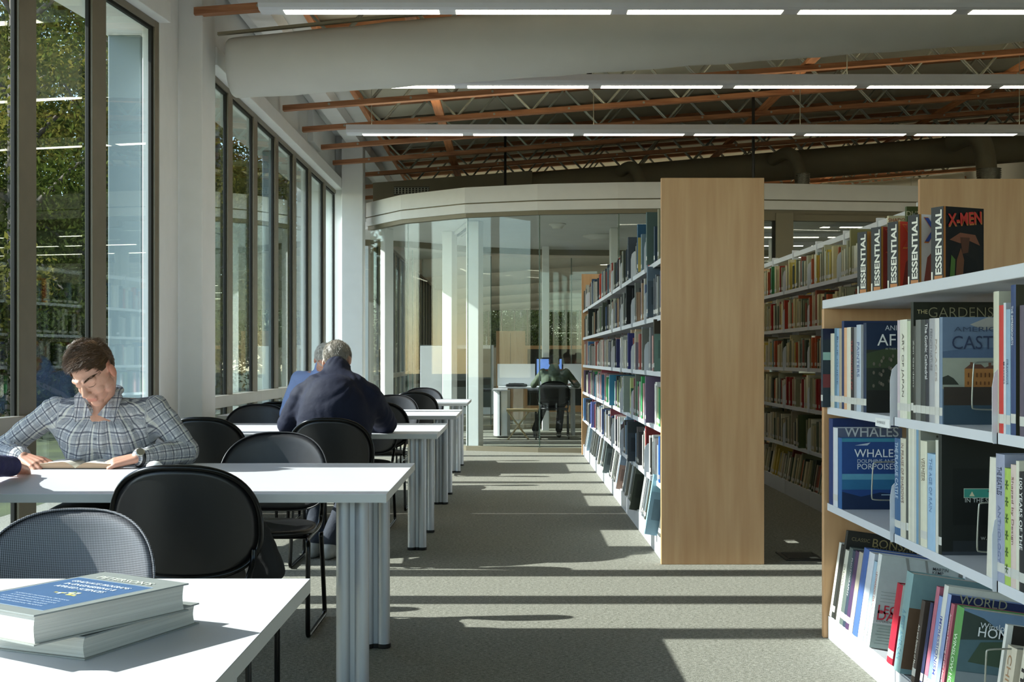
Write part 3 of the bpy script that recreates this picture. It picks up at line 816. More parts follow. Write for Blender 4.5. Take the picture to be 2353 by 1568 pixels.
# ------------------------------------------------------------------ bookcases
M_shelf = mat('white_enamel_shelf', 'd3d6db', .4, noise_s=6, noise_a=.03)
def bookcase(X0, W, Ya, Yb, bay, levels, top, label, zbase, panels, tilt_left=True, top_board=False, face_only=None):
    """double-sided bookcase along the room; X0: aisle face; panels: which ends carry a maple panel"""
    e = empty('bookcase', (X0 + W / 2, (Ya + Yb) / 2, 0)); tag(e, label, 'bookcase'); org = tuple(e.location)
    xc = X0 + W / 2; n = int(round((Yb - Ya) / bay)); ys = [Ya + i * bay for i in range(n)] + [Yb]
    for s in panels:
        y = Ya if s < 0 else Yb
        mb = MB(); mb.box(X0 - .015, X0 + W + .015, y - (.032 if s < 0 else 0), y + (0 if s < 0 else .032), .0, top)
        mb.build('end_panel', M_maple, e, org, bevel=.003)
    for y in ys:
        mb = MB(); mb.box(xc - .03, xc + .03, y - .012 if y > Ya else y + .001, y + .012 if y > Ya else y + .025, .02, top - (.02 if not top_board else .06))
        for z in levels:
            mb.box(xc - .034, xc + .034, y - .016 if y > Ya else y + .001, y + .016 if y > Ya else y + .029, z + .10, z + .13)
        mb.build('upright', M_shelf, e, org)
    for i in range(len(ys) - 1):
        a, b = ys[i] + .004, ys[i + 1] - .004
        if a < Ya + .02: a = Ya + .002
        for side in (0, 1):
            for z in levels:
                x0, x1 = (X0, xc - .04) if side == 0 else (xc + .04, X0 + W)
                mb = MB(); mb.box(x0 + (.006 if side == 0 else 0), x1 - (.006 if side else 0), a, b, z - .005, z)
                fx0, fx1 = (x0, x0 + .006) if side == 0 else (x1 - .006, x1)
                mb.box(fx0, fx1, a, b, z - .030, z + .001)
                sh = mb.build('shelf', M_shelf, e, org)
                if side == 0:
                    for y in (a,):
                        mb = MB(); pr = [(x0 - .010, z - .03), (x0 - .013, z - .02), (x0 - .013, z + .13), (x0 - .006, z + .17), (x0 + .012, z + .19), (x0 + .2, z + .19), (x0 + .2, z - .03)]
                        mb.prism(pr, lambda u, v, t: (u, t, v), y, y + .003)
                        if len(ys) < 8 or i < 5: mb.build('bracket', M_shelf, e, org)
            # base shelf, tilted so that the books lean back, with its kick plate
            x0, x1 = (X0 - .0, xc - .03) if side == 0 else (xc + .03, X0 + W)
            mb = MB(); mb.box(*( (x0 + .004, x0 + .012) if side == 0 else (x1 - .012, x1 - .004)), a, b, 0, zbase - .003)
            if side == 0: pr = [(x0 + .012, zbase), (x1, zbase - .045), (x1, zbase - .055), (x0 + .012, zbase - .01)]
            else: pr = [(x1 - .012, zbase), (x0, zbase - .045), (x0, zbase - .055), (x1 - .012, zbase - .01)]
            mb.prism(pr, lambda u, v, t: (u, t, v), a, b)
            mb.build('base_shelf', M_shelf, e, org)
        mb = MB(); mb.box(xc - .02, xc + .02, ys[i] + .012, ys[i + 1] - .012, top - .09 - (.05 if top_board else 0), top - .045 - (.05 if top_board else 0)); mb.build('crossbar', M_shelf, e, org)
    if top_board:
        mb = MB(); mb.box(X0 - .012, X0 + W + .012, Ya - .03, Yb + .035, top, top + .038); mb.build('top_board', M_shelf, e, org, bevel=.003)
    return e
XM, XRR, XN = .89, 2.43, 1.3625
LV = [.456, .795, 1.13, 1.47, 1.81]
bookcase(XM, .575, 7.18, 15.30, .902, LV, 2.27, 'tall double-sided bookcase in the middle with a maple end panel facing us', .13, (-1, 1))
bookcase(XRR, .62, 7.25, 14.5, .906, LV, 2.275, 'tall double-sided bookcase beyond the low one, at the right', .13, (-1, 1))
bookcase(XN, .56, 1.57, 5.27, .925, [.584, 1.0], 1.425, 'low bookcase with a white top at the right front', .10, (1,), top_board=True)

# ------------------------------------------------------------------ books
M_book = mat('book_cover', 'ffffff', .5, attr=True, spec=.3, noise_s=30, noise_a=.06, coat=.03, bump_s=300, bump_a=.02)
M_page = mat('book_pages', 'dcd8ca', .85, noise_s=4, noise_a=.12, stretch=(60, 60, 1), bump_s=40, bump_a=.1)
M_ink = mat('printed_ink', 'ffffff', .5, attr=True, noise_s=60, noise_a=.04)
LABELC = srgb('c9c8c0')
def colname(c):
    r, g, b = [x ** (1 / 2.2) for x in c]
    import colorsys
    h, s, v = colorsys.rgb_to_hsv(r, g, b); h *= 360
    if v < .2: return 'black'
    if s < .13: return 'white' if v > .8 else 'light grey' if v > .62 else 'grey' if v > .4 else 'charcoal'
    lt = 'dark ' if v < .42 else ('pale ' if v > .72 and s < .35 else '')
    if h < 14 or h > 345: return 'dark red' if v < .5 else 'red' if s > .4 else 'pink'
    if h < 40: return ('dark brown' if v < .4 else 'brown' if v < .62 else 'orange' if s > .55 else 'tan')
    if h < 68: return 'cream' if s < .4 and v > .7 else 'olive' if v < .6 else 'yellow' if s > .4 else 'beige'
    if h < 165: return lt + 'green'
    if h < 200: return lt + 'teal'
    if h < 255: return lt + 'blue'
    if h < 300: return lt + 'purple'
    return lt + 'plum'
def book_geometry(mb, x, y0, t, w, h, z, col, tilt=0., lab=True, Mx=None, pages_col=(.75, .72, .62), detail=True):
    """one standing book: spine at x facing -X, near board at y0, thickness t along +Y; mi 0 cover, 1 pages"""
    base = Matrix.Translation((x, y0, z)) @ Matrix.Rotation(tilt, 4, 'Y')
    if Mx is not None: base = Mx
    b = .0025 if t > .012 else .0012
    def bx(*a, **k): mb.box(*a, M=base, **k)
    bx(0, w, 0, b, 0, h, mi=0, col=col); bx(0, w, t - b, t, 0, h, mi=0, col=col)
    if detail and t > .014:
        r = min(.003, t * .15)
        pr = [(0, .0), (-r * .6, t * .18), (-r, t * .5), (-r * .6, t * .82), (0, t), (.003, t - .0005), (.003, .0005)]
        vs = [base @ Vector((u, v, q)) for q in (0, h) for u, v in pr]; n = 7
        mb.add(vs, [tuple(range(n - 1, -1, -1)), tuple(range(n, 2 * n))] + [(i, (i + 1) % n, n + (i + 1) % n, n + i) for i in range(n)], 0, col)
        if lab:
            vs = [base @ (Vector((u - .0004, v, q))) for q in (h * .08, h * .08 + .026) for u, v in pr[:5]]
            mb.add(vs, [(i, i + 1, 6 + i, 5 + i) for i in range(4)], 0, LABELC)
    else:
        bx(0, .003, 0, t, 0, h, mi=0, col=col)
        if lab: bx(-.0006, 0, .0005, t - .0005, h * .08, h * .08 + .026, mi=0, col=LABELC)
    bx(.003, w - .005, b, t - b, .004, h - .004, mi=1, col=pages_col)
    return base

# -- the low bookcase at the right front: every book placed and lettered
NBX = []
def nbook(name_label, xl, xr, yt, col, z, sc, ox, oy, w=.24, tilt=0., cover=None, spine=None, xs=None, t=None, lab=True, art=None, group=None, yb_shift=0.):
    pl, pr = ox + xl / sc, ox + xr / sc
    X = XN + .004 if xs is None else xs
    D1, D0 = Dx(pl, X), Dx(pr, X)
    th = (D1 - D0) * .985 if t is None else t
    D0 = D1 - th if t else D0
    h = wz(oy + yt / sc, (D0 + D1) / 2) - z
    if tilt: h = h / math.cos(tilt)
    NBX.append((z, D0, D0 + th, name_label))
    e = empty('book', (X, (D0 + th / 2), z)); tag(e, name_label, 'book', group); org = (X, D0 + th / 2, z)
    col = srgb(col)
    mb = MB(); M = book_geometry(mb, X, D0, th, w, h, z, col, tilt, lab=lab)
    # split cover and pages into parts
    cv = MB(); pg = MB()
    for f, mi, c in zip(mb.f, mb.m, mb.c): (pg if mi else cv).add([mb.v[i] for i in f], [tuple(range(len(f)))], 0, c)
    for q, nm, mm in ((cv, 'cover', M_book), (pg, 'page_block', M_page)):
        ob = q.build(nm, mm, e, org)
        bm = bmesh.new(); bm.from_mesh(ob.data); bmesh.ops.remove_doubles(bm, verts=bm.verts, dist=.00005); bmesh.ops.recalc_face_normals(bm, faces=bm.faces); bm.to_mesh(ob.data); bm.free()
    R3 = M.to_3x3()
    def on_cover(u, v, k=1): return M @ Vector((u * w, -.0004 * k, v * h))
    if art:
        ab = MB()
        for k, a in enumerate(art):
            pts, c = a
            if len(pts) == 4 and not isinstance(pts[0], tuple):
                u0, v0, u1, v1 = pts; pts = [(u0, v0), (u1, v0), (u1, v1), (u0, v1)]
            ab.add([on_cover(u, v, 1 + k * .7) for u, v in pts], [tuple(range(len(pts)))], 0, srgb(c))
        ab.build('cover_picture', M_book, e, org)
    if cover:
        tb = MB()
        for (txt, u, v, wd, c, bold, *hh) in cover:
            put_text(tb, txt, on_cover(u, v, 12), R3 @ Vector((1, 0, 0)), R3 @ Vector((0, 0, 1)), width=wd * w, height=hh[0] * h if hh else None, col=srgb(c), bold=bold)
        tb.build('cover_lettering', M_ink, e, org)
    if spine:
        tb = MB(); r = min(.003, th * .15)
        for (txt, v0, v1, c, bold, kh) in spine:
            L = abs(v1 - v0) * h
            vs_, fs_, tw, thh = text_mesh(txt, 1, bold)
            ky = th * kh / thh
            if v0 > v1: ux, uy, st = R3 @ Vector((0, 0, -1)), R3 @ Vector((0, -1, 0)), M @ Vector((-r - .0006, th * (.5 + kh / 2), v0 * h))
            else: ux, uy, st = R3 @ Vector((0, 0, 1)), R3 @ Vector((0, 1, 0)), M @ Vector((-r - .0006, th * (.5 - kh / 2), v0 * h))
            kx = L / tw
            tb.add([st + ux * (a * kx) + uy * (b * ky) for a, b in vs_], fs_, 0, srgb(c))
        tb.build('spine_lettering', M_ink, e, org)
    return e

s1 = dict(sc=4.237, ox=1880, oy=640, z=1.0, group='art books on the upper shelf of the low bookcase')
NB = [
 ('dark travel guide with a teal band at the far end of the upper shelf', 28, 46, 490, '23303a', dict(xs=1.335, art=[((0, .86, 1, 1), '1c2340'), ((0, .6, 1, .7), '8fb3ab'), ((0, .25, 1, .42), '6b2f33')])),
 ('cream book, second from the far end of the upper shelf', 120, 158, 537, 'cfc8b4', {}),
 ('slate blue book next to the cream book on the upper shelf', 158, 184, 485, '5d7f92', {}),
 ('pale blue book right of the slate blue one, upper shelf', 184, 204, 487, '86a3bd', dict(spine=[('BLUE GUIDE', .9, .3, '2d4470', 0, .6)])),
 ('tan and blue book left of the tall navy book, upper shelf', 204, 230, 487, 'a89c88', {}),
 ('tall navy book whose cover rises above its neighbours, upper shelf', 230, 252, 415, '22355c', {}),
 ('white book with an orange spine edge right of the tall navy book', 252, 279, 480, 'd3a47c', {}),
 ('cream book with a dark ornament, upper shelf', 279, 318, 477, 'd8d3c2', {}),
 ('maroon lettered black book, upper shelf', 318, 350, 478, '2a2526', dict(spine=[('THE WORLD OF', .85, .25, 'b0483f', .01, .5)])),
 ('thin grey book right of the maroon lettered one', 350, 373, 477, '85878a', {}),
 ('white and blue book left of the animal book, upper shelf', 373, 418, 452, 'b3bfcc', dict(spine=[('PAINTERS', .8, .4, '41588a', 0, .5)])),
 ('grey book touching the animal book, upper shelf', 418, 440, 453, '74787a', {}),
 ('animals of Africa picture book with a dark green and blue cover', 440, 470, 434, '20304a', dict(w=.27, art=[((0, .0, 1, .70), '2c3428'), (((0, .66), (.3, .72), (.6, .69), (1, .74), (1, .5), (0, .5)), '3d4a30'), ((0, 0, 1, .25), '23241f')] + [(tuple((.10 + .045 * (i % 9) + .03 * math.cos(q * 1.05) * .6 + .02 * ((i * 5) % 3), .30 + .055 * (i // 4) + .022 * math.sin(q * 1.05) + .012 * ((i * 7) % 4)) for q in range(6)), ('6d6659', '5a564c', '7b7263')[i % 3]) for i in range(26)], cover=[('ANIMALS', .26, .915, .42, 'c9cdd2', 0), ('AFRICA', .15, .745, .80, 'e9ebe6', 0), ('IN THEIR WORLD', .27, .70, .3, 'a9b0a8', 0)])),
 ('pinkish white thin book at the start of the second bay, upper shelf', 772, 796, 408, 'c2b4ba', {}),
 ('thick cream book lettered ART OF JAPAN down its spine', 796, 866, 402, 'd9d8c8', dict(spine=[('ART OF JAPAN', .86, .22, '5a5348', .0, .36)])),
 ('pale green book right of the Japanese art book', 866, 900, 415, 'b9c2a6', {}),
 ('tall black book titled THE GARDENS in gold', 903, 928, 232, '23261c', dict(w=.275, cover=[('THE', .04, .90, .13, 'c9b98a', .012), ('GARDENS', .18, .87, .80, '8a8468', -.012)])),
 ('short dark book beside the tall gardens book', 928, 949, 465, '3a3a33', dict(spine=[('Zen Gardens', .85, .35, 'c9c9bd', 0, .6)])),
 ('medium grey book right of the short dark one', 949, 998, 404, '6f716c', {}),
 ('dark grey book left of the black lettered spine, upper shelf', 998, 1044, 403, '3f423f', {}),
 ('charcoal book with white lettering on its spine, upper shelf', 1044, 1081, 400, '32333a', dict(spine=[('The Gothic Cathedral', .96, .42, 'e8e8e8', .01, .7)])),
 ('light grey book in the second bay, upper shelf', 1081, 1135, 390, 'a3a3a6', dict(spine=[('FRENCH NATURE', .9, .5, '5d5d66', 0, .4)])),
 ('white book touching the castles book, upper shelf', 1135, 1178, 388, 'd1cfca', dict(spine=[('PALACES', .8, .4, 'a89a92', 0, .4)])),
 ('castles book with an orange mansion under a cloudy blue sky on its cover', 1180, 1210, 378, '6f8196', dict(w=.29, art=[((0, .62, 1, 1), '6c7f98'), (((.3, .93), (.5, 1), (.8, .97), (.72, .9), (.45, .88)), 'a5a39c'), (((0, .68), (.4, .72), (1, .70), (1, .62), (0, .62)), '566a86'), ((0, .33, 1, .62), 'a3a798'), (((0, .37), (0, .44), (.06, .46), (.12, .43), (.18, .37)), '3b3f36'), ((.24, .33, .96, .52), 'b07a44'), (((.24, .52), (.30, .56), (.42, .56), (.46, .53), (.52, .55), (.9, .55), (.96, .52)), '6b4a3c'), ((.30, .545, .33, .58), '7a5540'), ((.5, .545, .53, .575), '7a5540'), ((.8, .545, .83, .575), '7a5540')] + [((.27 + .045 * i, .37, .285 + .045 * i, .40), '6d4526') for i in range(15)] + [((.27 + .045 * i, .44, .285 + .045 * i, .48), '6d4526') for i in range(15)] + [((0, .17, 1, .35), '3f3730'), ((0, 0, 1, .18), '3d5260')], cover=[('AMERICA\'S', .12, .865, .64, '3f4e66', 0, .045), ('CASTLES', .10, .70, .72, '2c3a58', 0, .125), ('AMY ELLIS', .42, .055, .28, '93a3ad', 0)])),
 ('thick cream book at the start of the third bay, upper shelf', 1706, 1760, 128, 'c6c5b0', dict(w=.25)),
 ('bright red book next to the thick cream book', 1760, 1806, 262, 'c43a31', dict(w=.22)),
 ('white and pink book titled with masters, right of the red one', 1806, 1828, 238, 'c9ccd0', dict(spine=[('MASTERS', .55, .38, '3b4a63', .01, .5)])),
 ('sky blue book right of the white and pink one', 1828, 1872, 302, '8ea9bd', dict(spine=[('DRAWINGS', .6, .4, '43597c', 0, .4)])),
 ('tall blue book lettered THE IMPRESSIONISTS', 1876, 1925, 64, '34466e', dict(w=.27, art=[((0, 0, 1, 1), '3a3a2c')], spine=[('THE IMPRESSIONISTS', .86, .60, 'dfe3e6', .012, .4)])),
 ('plum grey book at the picture\'s right edge, upper shelf', 1962, 2010, 262, '5b5260', {}),
]
for lb, xl, xr, yt, c, kw in NB: nbook(lb, xl, xr, yt, c, **{**s1, **kw})
s2 = dict(sc=3.733, ox=1880, oy=930, z=.584, group='art books on the middle shelf of the low bookcase')
NB = [
 ('tall navy blue book at the far end of the middle shelf', 92, 125, 120, '25386a', dict(w=.28, lab=False)),
 ('white spined book titled WHALES in grey, behind the whale picture book', 128, 168, 198, 'cfd2d6', dict(w=.27, art=[((0, 0, 1, 1), '5d6680')], cover=[('WHALES', .10, .89, .84, 'c3c8cd', .02)])),
 ('blue picture book titled WHALES DOLPHINS AND PORPOISES', 170, 204, 286, '2c5c93', dict(w=.262, lab=False, art=[((0, 0, 1, 1), '274a86'), ((0, .95, 1, 1), '3f8aa5'), ((0, .42, 1, .5), '5f9fb9'), ((0, .28, 1, .42), '2f6f97'), (((0, .0), (1, .0), (1, .2), (.6, .24), (.3, .18), (0, .25)), '1c2f50'), (((.2, .9), (.45, .94), (.4, .9)), 'b9c9d8'), ((.62, .20, .82, .212), 'a9c3d2')], cover=[('WHALES', .19, .735, .70, 'e9eef2', .01), ('DOLPHINS AND', .24, .655, .60, 'cdd8e2', 0), ('PORPOISES', .24, .565, .62, 'e1e8ee', 0)])),
 ('blue spined novel in the second bay, middle shelf', 656, 706, 290, '3f6289', dict(w=.2, spine=[('THE PLAGUE CASTLE', .96, .38, 'c9d6e2', 0, .5)])),
 ('cream book right of the blue spined novel', 706, 752, 290, 'cbc6b2', dict(spine=[('IN PRAISE OF SHADOWS', .95, .35, '6d4a45', 0, .45)])),
 ('tall grey book rising behind thin magazines, middle shelf', 757, 775, 168, '4b4d49', dict(w=.27)),
 ('thin cream magazine, first of the five on the middle shelf', 775, 792, 206, 'd3d0bd', dict(lab=False)),
 ('thin cream magazine, second of the five on the middle shelf', 792, 808, 206, 'c5c3b4', dict(lab=False)),
 ('thin cream magazine, third of the five on the middle shelf', 808, 824, 208, 'd6d3c4', dict(lab=False)),
 ('thin cream magazine, fourth of the five on the middle shelf', 824, 842, 210, 'bfbfb4', dict(lab=False)),
 ('thin blue edged magazine, last of the five on the middle shelf', 842, 862, 214, '6f93ad', dict(lab=False)),
 ('tall pale grey book behind the cream one, middle shelf', 862, 878, 205, '8f9186', dict(w=.28, lab=False)),
 ('cream book whose cover starts with TH, middle shelf', 878, 934, 312, 'd8d5bf', dict(w=.24, art=[((0, .2, 1, 1), 'b8b6a2')], cover=[('THE', .12, .90, .6, '3a372f', .0)], spine=[('VERMEER', .84, .62, '7b6b56', .0, .5)])),
 ('light blue book on the middle shelf, left of the big black one', 936, 1006, 422, '9dbbd3', dict(w=.21, lab=False, spine=[('THE AGE OF RAIN', .95, .4, '5f7ea6', 0, .35)])),
 ('white edged book touching the big black one', 1008, 1031, 305, 'cfccc0', {}),
 ('big black book with a teal picture label, titled IN THE SHADOW OF', 1031, 1060, 258, '232822', dict(w=.29, art=[((0, 0, 1, 1), '1d211d'), ((.12, .25, .50, .72), '141814'), ((.24, .475, 1, .555), 'bcc9b4'), ((.245, .48, 1, .55), '3f9483'), (((.30, .49), (.33, .53), (.36, .49)), 'd9d2ae'), (((.5, .53), (.53, .545), (.56, .525), (.53, .515)), '4a2f2c'), (((.7, .50), (.74, .53), (.78, .50)), 'e0dcc6'), ((.12, 0, .55, .12), '2a2e30'), ((0, 0, 1, .03), '3b4148')], cover=[('IN THE SHADOW OF', .25, .44, .62, 'c9ccc6', .01), ('w. rhys', .42, .115, .22, 'a9aca6', 0)])),
 ('thick white book at the start of the third bay, middle shelf', 1442, 1516, 455, 'dad7c8', dict(w=.22, lab=False, tilt=.03)),
 ('lilac grey book lettered BEATLES down its spine', 1524, 1600, 425, '9a9fb4', dict(w=.26, spine=[('THE BEATLES', .9, .68, '2b3350', .012, .5), ('ANTHOLOGY', .6, .15, '6c7694', 0, .3)])),
 ('lime green book with a leaf pattern', 1600, 1652, 547, 'a6c25b', dict(w=.2, spine=[('* * * * * *', .9, .1, '3f5a22', .02, .5)])),
 ('pink and cream book right of the lime green one', 1652, 1698, 515, 'd3c0b6', dict(w=.2, spine=[('Shaped by Design', .9, .35, '7a4c46', 0, .5)])),
 ('white book left of the black one at the right edge, middle shelf', 1698, 1724, 483, 'd5d2bf', dict(w=.2)),
 ('black book lettered 100 YEARS OF, at the right edge', 1724, 1775, 580, '2b2b2c', dict(w=.2, spine=[('100 YEARS OF THE', .95, .35, 'e6e6e2', .012, .5)])),
]
for lb, xl, xr, yt, c, kw in NB: nbook(lb, xl, xr, yt, c, **{**s2, **kw})
TL = math.radians(8.0)
# bottom shelf: pixel columns are read at the foot of each spine
s3 = dict(sc=4.26, ox=1880, oy=1200, z=.105, tilt=TL, group='art books leaning on the bottom shelf of the low bookcase')
NB = [
 ('white edged book, first on the bottom shelf beside the maple panel', 108, 128, 200, 'd8d6cc', {}),
 ('black book touching the first white one on the bottom shelf', 128, 152, 225, '2e302c', {}),
 ('large dark book titled CLASSIC BONSAI in gold', 154, 172, 82, '2c2b26', dict(w=.30, lab=False, cover=[('CLASSIC', .06, .90, .26, '8a7c5a', 0), ('BONSAI', .36, .86, .58, '9a8859', .0), ('OF JAPAN', .38, .79, .48, '6f6548', 0)])),
 ('cream book on the bottom shelf, just right of the bonsai book', 172, 205, 275, 'cfcdbd', dict(spine=[('GARDENS', .8, .5, '6b6b60', 0, .4)])),
 ('grey-green book, bottom shelf', 205, 238, 252, '5c6762', dict(w=.27)),
 ('dark slate book, bottom shelf', 238, 262, 282, '34404f', dict(spine=[('PHOTOGRAPHY', .9, .4, 'c9c9c9', 0, .5)])),
 ('purple book, bottom shelf', 262, 296, 285, '4d3758', {}),
 ('stone coloured book right of the purple one, bottom shelf', 296, 332, 296, 'b3aa98', {}),
 ('blue topped tall book, bottom shelf', 334, 382, 260, '4c6aa8', dict(w=.28, lab=False)),
 ('white book with grey ornament, bottom shelf', 384, 436, 300, 'd2d5dc', dict(w=.27)),
 ('pale blue thin book left of the LEONARDO book', 438, 466, 385, 'a4bfd2', {}),
 ('large white book titled LEONARDO DA VINCI in red', 468, 500, 312, 'dfe1dc', dict(w=.30, lab=False, art=[((0, 0, 1, 1), 'b9c4c2'), ((0, .0, 1, .26), '9fb0a9'), (((.3, 1), (.37, .8), (.41, .78), (.34, 1)), '8f9490'), (((.55, 1), (.60, .84), (.63, .84), (.58, 1)), '8f9490')] + [((.05 + .015 * (i % 3), .05 + .032 * i, .05 + .5 + .08 * ((i * 5) % 4), .055 + .032 * i), '7f8f88') for i in range(7)] + [((.05, .50 + .035 * i, .42 + .06 * (i % 3), .505 + .035 * i), '8b9792') for i in range(4)], cover=[('MARTIN', .66, .91, .20, '30343a', .01), ('KEMP', .66, .87, .14, '30343a', .01), ('LEONARDO', .04, .375, .82, 'b0283a', .03), ('DA VINCI', .04, .305, .72, 'b0283a', .03), ('EXPERIENCE EXPERIMENT', .04, .28, .5, '4a4a4a', 0)], spine=[('LEONARDO DA VINCI', .8, .35, 'a8303a', 0, .4)])),
 ('red book with a white top standing out from the bottom shelf', 668, 722, 606, 'b52136', dict(w=.17, art=[((0, .62, 1, 1), 'e2e3da')])),
 ('large grey-teal book leaning on the bottom shelf', 738, 800, 492, '86a6a6', dict(w=.31, lab=False, xs=1.36, spine=[('A FIRST AMERICAN', .62, .12, '5b8ea6', .0, .45)], art=[((0, 0, 1, 1), '7f9ea0'), ((.0, .05, .22, .66), '6b5440')])),
 ('brown book with white lettering in front of the grey-teal one', 905, 938, 770, '4b4038', dict(w=.2, spine=[('Art and Science of Music', .7, .15, 'e3ded2', .01, .5)])),
 ('dark navy covered book right of the brown one, bottom shelf', 985, 1010, 790, '33385a', dict(w=.2, xs=1.37)),
 ('pink and white striped book, bottom shelf', 1018, 1050, 632, 'b56a7b', dict(w=.2)),
 ('light blue spined book, bottom shelf', 1052, 1085, 727, '7f93c4', dict(w=.22)),
 ('white book titled with Impressionism and a row of small pictures', 1085, 1125, 618, 'd6d6cd', dict(w=.31, lab=False, art=[((.04 + .16 * i, .86, .17 + .16 * i, .93), ('7e7b4a', '7c8a78', '83794c', 'a1a06c', '7a8f8c', '6f8580')[i]) for i in range(6)], spine=[('IMPRESSIONISM', .72, .2, '4e5ba8', .01, .5)])),
 ('navy and blue book titled WORLD, bottom shelf', 1126, 1160, 705, '8fa0c8', dict(w=.31, lab=False, art=[((0, 0, 1, 1), '25305c'), ((.1, .8, 1, .93), '3a2f3c')], cover=[('WORLD', .08, .93, .5, '9c9a80', 0)])),
 ('thin dusty red book about American painting, bottom shelf', 1168, 1200, 800, 'b0606c', dict(w=.24, spine=[('American Painting of the North', .9, .2, 'e8dcdc', 0, .6)])),
 ('green spined book titled WINSLOW HOMER with a grey-green painting cover', 1222, 1290, 826, '5f9a55', dict(w=.32, lab=False, art=[((0, 0, 1, 1), '4f6a70'), (((0, .93), (.25, .88), (.55, .78), (1, .74), (1, 1), (0, 1)), '6b86a0'), (((0, .98), (.2, .93), (.5, .76), (0, .7)), '39463f'), (((.2, .7), (.6, .76), (.8, .62), (.5, .48), (.1, .5)), '3f5240'), (((0, .4), (1, .42), (1, 0), (0, 0)), '7a868a'), (((.6, .55), (.68, .60), (.74, .56), (.7, .5)), 'a9795c')], cover=[('Winslow', .17, .835, .30, 'dfe5e6', .0), ('HOMER', .16, .755, .44, 'e9eded', .01)], spine=[('WINSLOW HOMER', .74, .1, 'd9efd0', .02, .42)])),
 ('white edged black book leaning behind the CHINA book', 1668, 1692, 1000, 'd8d8d0', dict(w=.2, art=[((.08, 0, 1, 1), '2b2823')], cover=[('TUTANKH', .3, .84, .6, '6d6858', 0)])),
 ('cream book lettered CHINA down its spine', 1712, 1800, 1222, 'd0c7b2', dict(w=.17, xs=1.355, lab=False, spine=[('CHINA', .92, .45, 'a8805a', 0, .4)])),
 ('cream book lettered me. at the bottom right corner', 1850, 1925, 1168, 'd6d0be', dict(w=.18, xs=1.345, lab=False, spine=[('me.', .78, .4, '26221f', .02, .5)])),
]
for lb, xl, xr, yt, c, kw in NB: nbook(lb, xl, xr, yt, c, **{**s3, **kw})

# two flat books on the middle shelf, the wire book supports and the shelf label
e = empty('book', (1.47, 4.33, .584)); tag(e, 'flat dark covered book lying at the bottom on the middle shelf', 'book', 'books lying flat on the middle shelf')
mb = MB(); mb.box(1.40, 1.60, 4.18, 4.48, .584, .588, col=srgb('50545c')); mb.box(1.40, 1.60, 4.18, 4.48, .606, .610, col=srgb('50545c')); mb.build('cover', M_book, e, (1.47, 4.33, .584))
mb = MB(); mb.box(1.403, 1.597, 4.183, 4.477, .588, .606); mb.build('page_block', M_page, e, (1.47, 4.33, .584))
e = empty('book', (1.48, 4.33, .610)); tag(e, 'flat grey book lying on top of the other one on the middle shelf', 'book', 'books lying flat on the middle shelf')
mb = MB(); mb.box(1.405, 1.60, 4.20, 4.47, .610, .613, col=srgb('6f747c')); mb.box(1.405, 1.60, 4.20, 4.47, .636, .640, col=srgb('888e98')); mb.build('cover', M_book, e, (1.48, 4.33, .61))
mb = MB(); mb.box(1.408, 1.597, 4.203, 4.467, .613, .636); mb.build('page_block', M_page, e, (1.48, 4.33, .61))
def wire_support(px, py_top, py_bot, w_px, D, label):
    x0 = wx(px, D); x1 = wx(px + w_px, D); z0 = wz(py_bot, D); z1 = wz(py_top, D)
    mb = MB(); mb.tube(chaikin([(x1 + .06, D, z1), (x0 + .004, D, z1), (x0, D, z1 - .01), (x0 - .006, D, z0 + .01), (x0, D, z0), (x1 + .06, D, z0)], 2), .0026, 8)
    tag(mb.build('wire_book_support', M_galv, origin=(x0, D, z0), smooth=True), label, 'book support')
wire_support(2237, 832, 942, 50, 3.82, 'wire book support in front of the castles cover')
wire_support(2006, 1062, 1150, 50, 4.55, 'wire book support in front of the whales cover')
wire_support(2249, 1155, 1270, 60, 3.60, 'wire book support in front of the big black book')
wire_support(2266, 1492, 1640, 50, 3.40, 'wire book support in front of the green spined painting book')
e = empty('shelf_sign', (XN - .004, 4.75, .955)); tag(e, 'small white section label on the edge of the upper shelf', 'label'); org = tuple(e.location)
mb = MB(); mb.box(XN - .006, XN - .002, Dx(2048, XN), Dx(2015, XN), .958, .990); mb.build('card', M_white, e, org)
mb = MB(); put_text(mb, 'OVERSIZE', (XN - .0065, Dx(2019, XN), .970), (0, -1, 0), (0, 0, 1), width=.10, height=.009, col=srgb('555555')); mb.build('card_lettering', M_ink, e, org)

